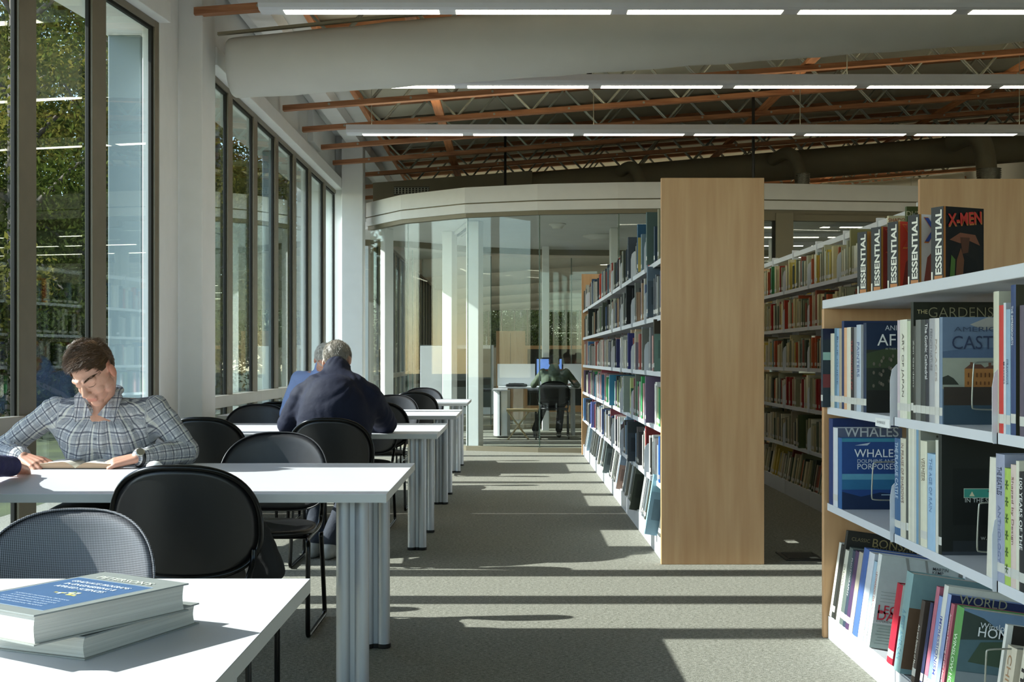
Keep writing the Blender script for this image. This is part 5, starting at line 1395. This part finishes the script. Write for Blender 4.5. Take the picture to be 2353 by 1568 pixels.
def person(label, C, Fv, Uv, hs, neck, sh, el, wr, hands, pelvis, knees, ankles, cloth, legm, shoem, hairm, hmode, base, shoulder_r=.062, torso_w=.17, torso_d=.11, vox=.0045, cuff=.034, chest=None, bones_plaid=False, face=True, wr_amp=.006, sleeve=(.058, .050, .040), hem=None, skin=None, feet_dir=None, extra=None, body_extra=None, csm=6):
    e = empty('person', base); tag(e, label, 'person'); org = Vector(base); sk = skin or SKIN
    Fv = Fv.normalized(); Uv = (Uv - Fv * Uv.dot(Fv)).normalized()
    hp, q, R = head_prims(C, Fv, Uv, hs)
    mid = (Vector(sh[0]) + Vector(sh[1])) / 2
    pr = list(hp) + [('cap', q(0, -.035, -.05), neck, .052 * hs, .058), ('cap', neck, mid + Vector((0, 0, -.03)), .060, .07), ('cap', mid + Vector((0, 0, -.04)), pelvis, .09, .10)]
    for i in (0, 1):
        pr += [('cap', mid, sh[i], .055, .045), ('cap', sh[i], el[i], .042, .036), ('cap', el[i], wr[i], .036, .026)]
        h, K = hand_prims(Vector(wr[i]) + (Vector(hands[i][0]).normalized()) * .012, Vector(hands[i][0]), Vector(hands[i][1]), Vector(hands[i][2]), hands[i][3], 1.0)
        pr += h
        hip = Vector(pelvis) + Vector(((-1 if Vector(sh[i]).x < mid.x else 1) * .09, 0, -.02))
        pr += [('cap', pelvis, hip, .09, .075), ('cap', hip, knees[i], .065, .048), ('cap', knees[i], ankles[i], .045, .032)]
    pr += body_extra or []
    me = blob_mesh(pr, vox, 2)
    Ci = C; Xv = R.col[0]
    def paint(co):
        c = sk
        if face:
            l = R.transposed() @ (co - Ci) / hs
            if -.071 < l.z < -.053 and l.y > .084 and abs(l.x) < .019: c = (sk[0] * .84, sk[1] * .60, sk[2] * .60)
            elif abs(l.x) > .070 and abs(l.z) < .05: c = (sk[0] * 1.0, sk[1] * .78, sk[2] * .72)
            elif l.z < -.045 and l.y > .02: c = (sk[0] * .88, sk[1] * .84, sk[2] * .84)
        return c
    set_paint(me, paint)
    body = link_mesh(me, 'body', M_skin, e, org)
    hb = hair_mesh(q, R, hs, hmode, len(label)); hb.build('hair', hairm, e, org)
    if face:
        from mathutils.bvhtree import BVHTree
        bv = BVHTree.FromPolygons([v.co + org for v in body.data.vertices], [tuple(p_.vertices) for p_ in body.data.polygons])
        def on(x, z):
            o_ = q(x, .16, z); h_ = bv.ray_cast(o_, -R.col[1]); return (h_[0] if h_[0] else q(x, .09, z)) + R.col[1] * .0006
        eb = MB(); ls = MB(); rnd = random.Random(8)
        for sgn in (-1, 1):
            for k in range(150):
                u = rnd.random(); x = sgn * (.013 + .036 * u); z = .0265 + .0065 * math.sin(u * 2.4) + rnd.uniform(-.0032, .0032) * (1 - .5 * u)
                a_, b_ = on(x, z), on(x + sgn * .0055, z + .0022 * (1 - 1.6 * u)); eb.tube([a_, b_ + R.col[1] * .0006], [.0006, .00025], 3)
            pts_ = [on(sgn * (.017 + .027 * k / 10), .0015 - .0055 * math.sin(math.pi * k / 10)) for k in range(11)]
            ls.tube(pts_, [.0006 + .0007 * math.sin(math.pi * k / 10) for k in range(11)], 5)
        ls.build('eyelashes', hairm, e, org)
        eb.build('eyebrows', hairm, e, org)
    # clothes
    cp = [('cap', mid + Vector((-torso_w * .55, 0, -.13)), mid + Vector((torso_w * .55, 0, -.13)), torso_d * .95, torso_d * .95)] + (extra or [])
    pv = Vector(pelvis); up = hem or pv + Vector((0, 0, .02))
    cp += [('cap', mid + Vector((-torso_w * .5, 0, -.12)), up + Vector((-torso_w * .42, 0, 0)), torso_d, torso_d * 1.02), ('cap', mid + Vector((torso_w * .5, 0, -.12)), up + Vector((torso_w * .42, 0, 0)), torso_d, torso_d * 1.02), ('cap', mid + Vector((0, 0, -.10)), up, torso_d * 1.0, torso_d * 1.1)]
    bones = [(mid + Vector((0, 0, .05)), up, torso_w * 1.0, (0, -1, 0))]
    for i in (0, 1):
        sg = -1 if Vector(sh[i]).x < mid.x else 1
        cp += [('cap', mid + Vector((sg * torso_w * .42, 0, -.20)), Vector(sh[i]) + Vector((-sg * .015, 0, -.02)), torso_d * .95, shoulder_r * .95)]
        cp += [('cap', Vector(neck) + Vector((0, .01, -.065)), Vector(sh[i]) + Vector((0, 0, -.012)), .062, shoulder_r * .86), ('cap', sh[i], el[i], sleeve[0], sleeve[1]), ('cap', el[i], Vector(wr[i]) * .93 + Vector(el[i]) * .07, sleeve[1], sleeve[2])]
        bones += [(sh[i], el[i], sleeve[0] * .9, (0, -1, .2)), (el[i], wr[i], sleeve[1] * .9, (0, -1, .2))]
    sm = blob_mesh(cp, .009, csm, 'shirt', wr_amp)
    top = link_mesh(sm, 'shirt' if cloth is not M_navy else 'jacket', cloth, e, org)
    if bones_plaid: bone_uv(sm, bones, org)
    # collar
    d = (C - Vector(neck)).normalized()
    lp = []
    for i in (0, 1):
        hip = pv + Vector(((-1 if Vector(sh[i]).x < mid.x else 1) * .09, 0, -.02))
        lp += [('cap', pv, hip, .115, .10), ('cap', hip, knees[i], .085, .065), ('cap', knees[i], Vector(ankles[i]) + Vector((0, 0, .03)), .062, .055)]
    link_mesh(blob_mesh(lp, .012, 3, 'trousers', .005), 'trousers', legm, e, org)
    fd = Vector(feet_dir or (0, -1, 0)).normalized()
    for i in (0, 1):
        a = Vector(ankles[i]); g = Vector((a.x, a.y, .035))
        link_mesh(blob_mesh([('cap', g - fd * .05, g + fd * .06, .036, .04), ('cap', g + fd * .06, g + fd * .15 + Vector((0, 0, -.008)), .042, .027), ('cap', g - fd * .03, a + Vector((0, 0, .01)), .036, .038)], .009, 2, 'shoe'), 'shoe', shoem, e, org)
    return e, q, R, mid

V = Vector
# -- the man in the plaid shirt, reading
pch, yaw, roll = math.radians(40), math.radians(10), math.radians(8)
Fv = V((-math.sin(yaw) * math.cos(pch), -math.cos(yaw) * math.cos(pch), -math.sin(pch)))
U0 = V((-math.sin(yaw) * math.sin(pch), -math.cos(yaw) * math.sin(pch), math.cos(pch)))
X0_ = Fv.cross(U0); Uv = U0 * math.cos(roll) + X0_ * math.sin(roll)
sh1 = [V((-2.030, 5.42, .985)), V((-1.580, 5.42, .985))]
el1 = [V((-2.27, 5.42, .795)), V((-1.452, 5.44, .795))]
wr1 = [V((-2.10, 5.235, .785)), V((-1.60, 5.215, .785))]
e1, q1, R1, mid1 = person('man in a grey and navy plaid shirt reading an open book at the table', V((-1.775, 5.17, 1.150)), Fv, Uv, 1.10, V((-1.815, 5.385, 1.045)), sh1, el1, wr1,
       [(V((.75, -.5, -.22)), V((-.1, -.35, 1)), V((.5, .8, .1)), .75), (V((-.95, -.25, -.20)), V((.05, -.35, 1)), V((-.1, .9, .1)), .7)],
       V((-1.80, 5.72, .56)), [V((-1.98, 5.30, .50)), V((-1.64, 5.30, .50))], [V((-1.98, 5.34, .09)), V((-1.62, 5.34, .09))],
       M_plaid, M_dark, M_shoe_d, HAIR['brown'], 'swept', (-1.80, 5.72, 0), bones_plaid=True, vox=.0038, shoulder_r=.066, torso_w=.19, torso_d=.105, sleeve=(.058, .058, .042), wr_amp=.010, csm=14, body_extra=[('cap', V((-1.81, 5.36, 1.03)), V((-1.812, 5.345, .975)), .045, .024)])
org1 = V((-1.80, 5.72, 0))
mb = MB()          # collar points, placket and buttons
def front(x, z, off=.0): # point on the shirt front
    return V((x, 5.42 - .118 + 1.6 * (x + 1.805) ** 2 - off, z))
for sgn in (-1, 1):
    a = V((-1.812, 5.33, 1.075)); pts = [V((-1.812 + sgn * .012, 5.290, .965)), V((-1.812 + sgn * .085, 5.285, .935)), V((-1.812 + sgn * .105, 5.335, 1.045)), V((-1.812 + sgn * .072, 5.375, 1.085)), V((-1.812 + sgn * .060, 5.325, 1.035))]
    off = V((0, .008, -.002)); vs = pts + [p + off for p in pts]; n = 5
    mb.add(vs, [tuple(range(n)), tuple(range(2 * n - 1, n - 1, -1))] + [(i, (i + 1) % n, n + (i + 1) % n, n + i) for i in range(n)])
mb.tube([V((-1.812 + .082 * math.cos(t), 5.385 + .07 * math.sin(t), 1.065 + .018 * math.sin(t))) for t in [-.6 + 4.35 * k / 16 for k in range(17)]], .013, 8)
co = mb.build('collar', M_plaid, e1, org1, smooth=True, angle=45)
uvl = co.data.uv_layers.new(name='weave')
for p in co.data.polygons:
    for li in p.loop_indices:
        c = co.data.vertices[co.data.loops[li].vertex_index].co; uvl.data[li].uv = (c.x + .01, c.z)
M_btn = mat('shirt_button', '6b6f76', .4, noise_s=50, noise_a=.1)
for k, z in enumerate((.93, .86, .79)):
    mb = MB(); y = 5.288 + .008 * k; mb.tube([(-1.812, y - .004, z), (-1.812, y, z)], .0062, 14); mb.build('button', M_btn, e1, org1)
# watch on his left wrist and ring
M_steel = mat('watch_steel', 'b9b7ae', .2, .9, noise_s=30, noise_a=.1)
ax = (wr1[1] - el1[1]).normalized(); c = wr1[1] - ax * .004; u = V((0, 0, 1)); w_ = ax.cross(u).normalized()
wt = MB(); wt.tube([c + (u * math.cos(t) + w_ * math.sin(t)) * .036 for t in [2 * math.pi * k / 28 for k in range(28)]], .0075, 8, closed=True)
watch = wt.build('watch', M_black, e1, org1, smooth=True)
fn = V((.35, -.75, .55)).normalized(); fc = c + fn * .040
r3 = V((0, 0, 1)).rotation_difference(fn); wf = MB(); vs = []; 
for z, r in ((0, .017), (.008, .019), (.010, .016)):
    vs += [fc + r3 @ V((r * math.cos(2 * math.pi * j / 24), r * math.sin(2 * math.pi * j / 24), z)) for j in range(24)]
wf.add(vs, [(i * 24 + j, i * 24 + (j + 1) % 24, (i + 1) * 24 + (j + 1) % 24, (i + 1) * 24 + j) for i in range(2) for j in range(24)] + [tuple(range(48, 72)), tuple(range(23, -1, -1))])
wf.build('watch_face', M_steel, watch, org1)

# -- the open book in front of him
e = empty('open_book', (-1.855, 5.26, ZT)); tag(e, 'open book lying between the hands of the man in the plaid shirt', 'book'); org = (-1.855, 5.26, ZT)
M_paper = mat('book_paper', 'e6e1d3', .8, noise_s=6, noise_a=.05)
M_edge = mat('paper_edge_tan', 'c9a887', .8, noise_s=4, noise_a=.2, stretch=(1, 1, 90))
mb = MB(); y0, y1 = 5.165, 5.38
for sgn, tmax in ((-1, .032), (1, .029)):
    n = 14; tp = []
    for i in range(n + 1):
        f = i / n; tp.append((-1.852 + sgn * .150 * f, ZT + .004 + tmax * (math.sin(min(1, f * 2.6) * math.pi / 2)) * (1 - .38 * f) ))
    vs = []; 
    for y in (y0, y1):
        vs += [(x, y, z) for x, z in tp] + [(x, y, ZT + .004) for x, z in tp[::-1]]
    m = 2 * (n + 1)
    mb.add(vs, [tuple(range(m)), tuple(range(2 * m - 1, m - 1, -1))], 1)
    mb.add(vs, [(i, i + 1, m + i + 1, m + i) for i in range(n)], 0)
    mb.add(vs, [(i, (i + 1) % m, m + (i + 1) % m, m + i) for i in range(n, m)], 1)
mb.build('page_block', [M_paper, M_edge], e, org, smooth=False)
mb = MB(); mb.box(-2.012, -1.698, y0 - .006, y1 + .004, ZT + .0005, ZT + .004); mb.build('cover', M_shoe_d, e, org, bevel=.001)
mb = MB(); rnd = random.Random(4)
for i in range(15):
    x = -1.995 + .0; z = 0
for (xa, xb, ya, yb) in ((-1.93, -1.875, 5.24, 5.33), (-1.80, -1.74, 5.22, 5.30)):
    mb.box(xa, xb, ya, yb, ZT + .0305, ZT + .0312, 0, srgb('6f7276')) if xa < -1.85 else mb.box(xa, xb, ya, yb, ZT + .0275, ZT + .0282, 0, srgb('8c8f92'))
mb.build('page_pictures', M_ink, e, org)

# -- the man in the navy jacket, seen from behind
sh2 = [V((-1.27, 7.44, .985)), V((-.875, 7.44, .985))]; el2 = [V((-1.385, 7.58, .80)), V((-.80, 7.68, .80))]; wr2 = [V((-1.20, 7.82, .785)), V((-.98, 7.86, .785))]
person('grey-haired man in a navy jacket seen from behind, leaning over the table', V((-1.09, 7.60, 1.190)), V((.12, .80, -.60)), V((0, .55, .83)), 1.08, V((-1.08, 7.47, 1.10)), sh2, el2, wr2,
       [(V((.6, .6, -.1)), V((0, 0, 1)), V((.6, -.6, 0)), .5), (V((-.6, .5, -.1)), V((0, 0, 1)), V((-.6, -.6, 0)), .5)],
       V((-1.08, 7.20, .56)), [V((-1.22, 7.60, .50)), V((-.96, 7.60, .50))], [V((-1.20, 7.42, .09)), V((-1.10, 7.36, .09))],
       M_navy, M_denim, M_shoe, HAIR['grey'], 'short', (-1.08, 7.20, 0), shoulder_r=.088, torso_w=.225, torso_d=.125, vox=.006, sleeve=(.082, .080, .055), wr_amp=.007, feet_dir=(.2, 1, 0), face=False, csm=45, extra=[('ell', V((-1.075, 7.36, .87)), (.215, .15, .25)), ('cap', V((-1.075, 7.47, 1.06)), V((-1.08, 7.51, 1.140)), .10, .088), ('cap', V((-1.075, 7.46, 1.04)), V((-1.075, 7.38, .92)), .09, .14), ('cap', V((-1.08, 7.47, 1.085)), V((-1.20, 7.43, 1.03)), .085, .085), ('cap', V((-1.08, 7.47, 1.085)), V((-.95, 7.43, 1.03)), .085, .085)])
mb = MB(); mb.tube([V((-1.08 + .074 * math.cos(t), 7.525 + .066 * math.sin(t), 1.158 - .02 * math.sin(t))) for t in [math.pi * 1.0 + math.pi * k / 14 for k in range(15)]], .011, 8)
for o in bpy.data.objects:
    if o.name.startswith('person') and o.get('label', '').startswith('grey-haired'): mb.build('collar', M_navy, o, (-1.08, 7.20, 0), smooth=True)

# -- the man opposite him
sh3 = [V((-1.585, 9.05, 1.065)), V((-1.27, 9.05, 1.065))]; el3 = [V((-1.66, 8.92, .80)), V((-1.08, 8.92, .80))]; wr3 = [V((-1.48, 8.72, .785)), V((-1.25, 8.72, .785))]
person('white-haired man in a light blue shirt, mostly hidden behind the navy jacket', V((-1.365, 8.93, 1.195)), V((.1, -.72, -.68)), V((.1, -.68, .72)), 1.02, V((-1.37, 9.05, 1.12)), sh3, el3, wr3,
       [(V((.5, -.6, -.1)), V((0, 0, 1)), V((.6, .5, 0)), .5), (V((-.5, -.6, -.1)), V((0, 0, 1)), V((-.6, .5, 0)), .5)],
       V((-1.37, 9.40, .56)), [V((-1.50, 9.0, .50)), V((-1.24, 9.0, .50))], [V((-1.50, 9.05, .09)), V((-1.24, 9.05, .09))],
       M_blue, M_dark, M_shoe_d, HAIR['white'], 'short', (-1.37, 9.40, 0), shoulder_r=.075, torso_w=.20, torso_d=.12, vox=.006, wr_amp=.006, csm=30, extra=[('cap', V((-1.375, 9.05, 1.09)), V((-1.372, 9.03, 1.15)), .11, .09)])

# -- the arm of a reader at the left edge of the picture
sh4 = [V((-2.36, 4.05, 1.03)), V((-1.98, 4.05, 1.03))]; el4 = [V((-2.42, 4.28, .81)), V((-1.95, 4.50, .815))]; wr4 = [V((-2.25, 4.50, .785)), V((-1.965, 4.80, .785))]
person('reader in a navy knitted sleeve at the left edge of the picture', V((-2.18, 4.2, 1.22)), V((0, .75, -.6)), V((0, .6, .75)), 1.0, V((-2.17, 4.08, 1.09)), sh4, el4, wr4,
       [(V((.3, .8, -.1)), V((0, 0, 1)), V((.8, 0, 0)), .5), (V((-.15, .9, -.16)), V((0, 0, 1)), V((-.9, 0, 0)), .5)],
       V((-2.17, 3.72, .56)), [V((-2.30, 4.10, .50)), V((-2.05, 4.10, .50))], [V((-2.30, 4.05, .09)), V((-2.05, 4.05, .09))],
       M_knit, M_dark, M_shoe_d, HAIR['black'], 'short', (-2.17, 3.72, 0), vox=.006, feet_dir=(0, 1, 0), torso_w=.19, torso_d=.11, csm=16, extra=[('cap', V((-2.17, 4.06, 1.05)), V((-2.172, 4.10, 1.13)), .11, .085), ('ell', V((-2.17, 3.95, .86)), (.19, .14, .24))])
chair(-455, 3.52, 'black', 1, 'black chair under the reader at the left edge of the picture', None)

# -- the person at the computer in the glass room
Dp = 18.6
sh5 = [V((.47, Dp, 1.0)), V((.83, Dp, 1.0))]; el5 = [V((.33, Dp + .12, .80)), V((1.0, Dp + .12, .80))]; wr5 = [V((.36, Dp + .34, .80)), V((.94, Dp + .34, .80))]
person('person in an olive jacket at a computer in the glass room, seen from behind', V((.645, Dp + .04, 1.145)), V((0, .96, -.26)), V((0, .26, .96)), 1.0, V((.645, Dp - .01, 1.05)), sh5, el5, wr5,
       [(V((.2, .9, .1)), V((0, 0, 1)), V((.8, 0, 0)), .5), (V((-.2, .9, .1)), V((0, 0, 1)), V((-.8, 0, 0)), .5)],
       V((.645, Dp - .05, .56)), [V((.52, Dp + .36, .52)), V((.77, Dp + .36, .52))], [V((.36, Dp + .25, .09)), V((.72, Dp + .1, .09))],
       M_olive, M_dark, M_shoe_d, HAIR['black'], 'short', (.645, Dp - .05, 0), vox=.010, feet_dir=(0, 1, 0), torso_w=.19, torso_d=.11, face=False, skin=srgb('7a5240'), extra=[('cap', V((.645, Dp - .02, 1.0)), V((.645, Dp, 1.07)), .10, .08)])
chair(1273, Dp - .40, 'black', 1, 'black chair of the person at the computer in the glass room', None)

# ------------------------------------------------------------------ stacked books on the front table
def thick_book(corner, ang, w, d, z, t, label, art):
    """w along the fore edge seen at the right, d the other way; corner: the near corner"""
    e = empty('book', (corner[0], corner[1], z)); tag(e, label, 'book', None); org = (corner[0], corner[1], z)
    M = Matrix.Translation((corner[0], corner[1], z)) @ Matrix.Rotation(ang, 4, 'Z')
    cvr = srgb('868b88')
    mb = MB(); mb.box(0, w, 0, d, 0, .0026, M=M, col=srgb('8f928c')); mb.box(0, w, 0, d, t - .0026, t, M=M, col=cvr); mb.box(0, w, d - .003, d, 0, t, M=M, col=srgb('8fa2b8'))
    mb.build('cover', M_book, e, org, bevel=.0006)
    mb = MB(); n = 9   # slightly hollow fore edge, rounded corners
    pr = [(.006 + .003 * math.sin(math.pi * k / n), .0026 + (t - .0052) * k / n) for k in range(n + 1)]
    mb.prism(pr + [(d - .003, t - .0026), (d - .003, .0026)], lambda u, v, s_: M @ Vector((s_, u, v)), .006, w - .006)
    mb.build('page_block', M_pg2, e, org)
    if art:
        mb = MB()
        def A(u0, v0, u1, v1, c, k): mb.add([M @ Vector((u * w, v * d, t + .0002 * k)) for u, v in ((u0, v0), (u1, v0), (u1, v1), (u0, v1))], [(0, 1, 2, 3)], 0, srgb(c))
        # the title runs across the book: reading direction is towards the spine side
        A(.09, .08, .80, .96, '8fa5bd', 1); A(.10, .09, .79, .95, '456389', 2)
        rnd = random.Random(5)
        for k in range(26):
            u = .44 + rnd.gauss(0, .022); v = .42 + rnd.gauss(0, .055); A(u, v, u + .018, v + .03, rnd.choice(['d8d27c', 'e9e4b0', '5a7a3a', 'b9c4cf', 'c9b45a']), 3 + k * .1)
        mb.build('cover_picture', M_book, e, org)
        tb = MB(); ux = M.to_3x3() @ Vector((0, -1, 0)); uy = M.to_3x3() @ Vector((1, 0, 0))
        def Tx(s_, u, vc, wd, c, hgt=None, bold=.01): put_text(tb, s_, M @ Vector((u * w, vc * d, t + .0012)), ux, uy, width=wd * d, height=(hgt or .03) * w, col=srgb(c), bold=bold, center=True)
        Tx("PETERSON'S", .83, .50, .62, 'd8dccf', .055, .015)
        Tx('GRADUATE PROGRAMS', .68, .52, .66, 'eef2f6', .038); Tx('IN ENGINEERING &', .61, .52, .58, 'eef2f6', .038); Tx('APPLIED SCIENCES', .54, .52, .56, 'eef2f6', .038)
        for k in range(5): Tx('ACCREDITED PROFESSIONAL PROGRAMS', .31 - .04 * k, .52, .62 - .05 * (k % 2), 'c3d3e6', .016, 0)
        tb.build('cover_lettering', M_ink, e, org)
    return e
M_pg2 = mat('thick_page_edges', 'c9c7be', .8, noise_s=1.2, noise_a=.22, stretch=(1, 1, 160), bump_s=1.5, bump_a=.25)
# lower book: near corner and far right corner measured on the table top
c2 = P(195, 1519, .47 * F / (1519 - HY)); c3 = P(458, 1434, .47 * F / (1434 - HY)); dv = (c3 - c2); a2 = math.atan2(dv.y, dv.x)
thick_book((c2.x, c2.y), a2, dv.length, .22, ZT, .037, 'thick grey-blue book at the bottom of the two on the front table', False)
zt = ZT + .038
D1 = (H - zt) * F / (1487 - HY); D2 = (H - zt) * F / (1404 - HY); c2 = P(78, 1487, D1); c3 = P(434, 1404, D2); dv = c3 - c2; a2 = math.atan2(dv.y, dv.x)
thick_book((c2.x, c2.y), a2, dv.length, .215, zt, .047, 'thick book with a blue titled cover on top of the other, front table', True)

# ------------------------------------------------------------------ coat over the chair, floor box
M_coat = mat('black_coat_cloth', '0c0d0e', .8, noise_s=10, noise_a=.2, bump_s=20, bump_a=.4)
me = blob_mesh([('cap', (-.865, 4.08, .70), (-.82, 4.10, .56), .018, .035), ('cap', (-.845, 4.08, .62), (-.805, 4.10, .50), .04, .045), ('cap', (-.86, 4.08, .60), (-.86, 4.10, .50), .03, .04)], .01, 2, 'coat', .012)
o = link_mesh(me, 'coat', M_coat, None, (-.84, 4.1, .46)); o.location = (-.84, 4.1, .46)
tag(o, 'black coat hanging from the side of the black chair in front', 'coat')
e = empty('floor_outlet', (wx(1840, 7.4), 7.42, 0)); tag(e, 'dark flat outlet cover in the carpet between the bookcases', 'outlet'); org = tuple(e.location); x = org[0]
mb = MB(); mb.box(x - .115, x + .115, 7.28, 7.58, 0, .006); mb.build('cover_plate', M_black, e, org, bevel=.002)
mb = MB(); mb.box(x - .09, x + .09, 7.32, 7.54, .006, .009); mb.build('lid', M_gasket, e, org, bevel=.002)

# ------------------------------------------------------------------ furniture of the glass room
M_panelw = mat('white_panel', 'e3e6e8', .45, noise_s=5, noise_a=.03)
M_screen = mat('screen_picture', '3f5f9a', .2, noise_s=3, noise_a=.3, c2='6f8fc4', emit=('5f80c0', .7))
e = empty('computer_monitor', (wx(1262, 19.5), 19.5, .76)); tag(e, 'computer monitor with a blue screen in the glass room', 'monitor'); org = tuple(e.location); x = org[0]
mb = MB(); mb.box(x - .225, x + .225, 19.5, 19.54, .92, 1.225); mb.build('casing', M_black, e, org, bevel=.004)
mb = MB(); mb.box(x - .20, x + .20, 19.494, 19.501, .945, 1.20); mb.build('screen', M_screen, e, org)
mb = MB(); mb.box(x - .03, x + .03, 19.53, 19.56, .775, .95); mb.box(x - .12, x + .12, 19.45, 19.62, .761, .775); mb.build('stand', M_black, e, org)
e = empty('computer_desk', (.6, 19.4, 0)); tag(e, 'long computer desk with a white back panel in the glass room', 'desk'); org = (.6, 19.4, 0)
mb = MB(); mb.box(-.22, 1.75, 19.05, 19.85, .735, .76); mb.build('desk_top', M_lam, e, org, bevel=.002)
mb = MB(); mb.box(wx(1143, 19.9), 1.75, 19.87, 19.90, .76, 1.12); mb.build('back_panel', M_panelw, e, org)
for xx in (-.2, .95, 1.7):
    mb = MB(); mb.box(xx, xx + .04, 19.1, 19.8, 0, .735); mb.build('leg', M_alu, e, org)
e = empty('side_cabinet', (-.2, 18.7, 0)); tag(e, 'white curved cabinet standing at the left end of the computer desk', 'cabinet'); org = (-.2, 18.7, 0)
mb = MB(); pr = chaikin([(wx(1134, 18.6), 18.55, 0), (wx(1146, 18.6), 18.45, 0), (wx(1172, 18.6), 18.5, 0), (wx(1172, 18.6), 19.0, 0), (wx(1134, 18.6), 19.0, 0)], 1, True)
mb.prism([(p.x, p.y) for p in pr], lambda u, v, t: (u, v, t), .03, .72); mb.build('body', M_panelw, e, org, bevel=.004)
mb = MB(); mb.box(wx(1148, 18.45), wx(1150.5, 18.45), 18.44, 18.47, .04, .71); mb.build('slot', M_black, e, org)
mb = MB(); mb.box(wx(1132, 18.4), wx(1166, 18.4), 18.38, 19.02, .72, .745); mb.build('cabinet_top', M_lam, e, org, bevel=.003)
me = blob_mesh([('cap', (-.08, 19.2, .785), (.22, 19.2, .785), .025, .025), ('cap', (-.04, 19.25, .80), (.18, 19.25, .80), .022, .022)], .008, 2, 'bag', .004)
o = link_mesh(me, 'bag', M_dark, None, (.07, 19.2, .76)); o.location = (.07, 19.2, .76); tag(o, 'flat black bag lying on the computer desk', 'bag')
e = empty('partition_board', (wx(990, 18.6), 18.6, 0)); tag(e, 'white free-standing board behind the glass, left of the bright column', 'board'); org = tuple(e.location); x = org[0]
mb = MB(); mb.box(wx(966, 18.6), wx(1017, 18.6), 18.6, 18.64, .45, wz(796, 18.6)); mb.build('panel', M_panelw, e, org, bevel=.004)
for xx in (wx(970, 18.6), wx(1013, 18.6)):
    mb = MB(); mb.tube([(xx, 18.62, 0), (xx, 18.62, .5)], .012, 8); mb.build('leg', M_alu, e, org)
e = empty('cabinet', (wx(1173, 24), 24.2, 0)); tag(e, 'tall light brown wooden cabinet beyond the glass room', 'cabinet'); org = tuple(e.location)
mb = MB(); mb.box(wx(1140, 24), wx(1207, 24), 24, 24.45, 0, wz(761, 24)); mb.build('body', M_maple, e, org, bevel=.004)
mb = MB(); mb.box(wx(1173, 24) - .003, wx(1173, 24) + .003, 23.997, 24.003, .1, wz(765, 24)); mb.build('door_gap', M_gasket, e, org)
e = empty('folding_chair', (wx(1190, 18.2), 18.25, 0)); tag(e, 'small tan folding stool with crossed legs beside the white cabinet', 'stool'); org = tuple(e.location); x = org[0]
M_tan = mat('tan_wood', 'a8946a', .5, noise_s=5, noise_a=.2)
mb = MB(); mb.box(x - .17, x + .30, 18.1, 18.45, .42, .45); mb.build('seat', M_tan, e, org, bevel=.004)
for a, b in (((-.15, .0), (.16, .42)), ((.16, .0), (-.15, .42))):
    mb = MB(); mb.tube([(x + a[0], 18.12, a[1]), (x + b[0], 18.12, b[1])], .014, 8); mb.build('leg', M_tan, e, org)
for yy in (18.13, 18.42):
    mb = MB(); mb.tube([(x + .27, yy, 0), (x + .27, yy, .43)], .012, 8); mb.build('leg', M_tube, e, org)
for k, (xa, D) in enumerate(((-2.0, 26.5), (.3, 27.5), (2.0, 30.5))):
    e = empty('bookcase', (xa, D, 0)); tag(e, 'low bookcase in the far hall, seen through the glass room', 'bookcase', 'bookcases of the far hall'); org = (xa, D, 0)
    mb = MB(); mb.box(xa, xa + 1.6, D, D + .5, 0, 1.5); mb.build('body', M_maple if k else M_panelw, e, org)
    mb = MB(); mb.box(xa + .05, xa + 1.55, D - .01, D, .15, 1.42); mb.build('opening_shade', M_gasket, e, org)  # black slab on the solid body stands for shade inside open shelves
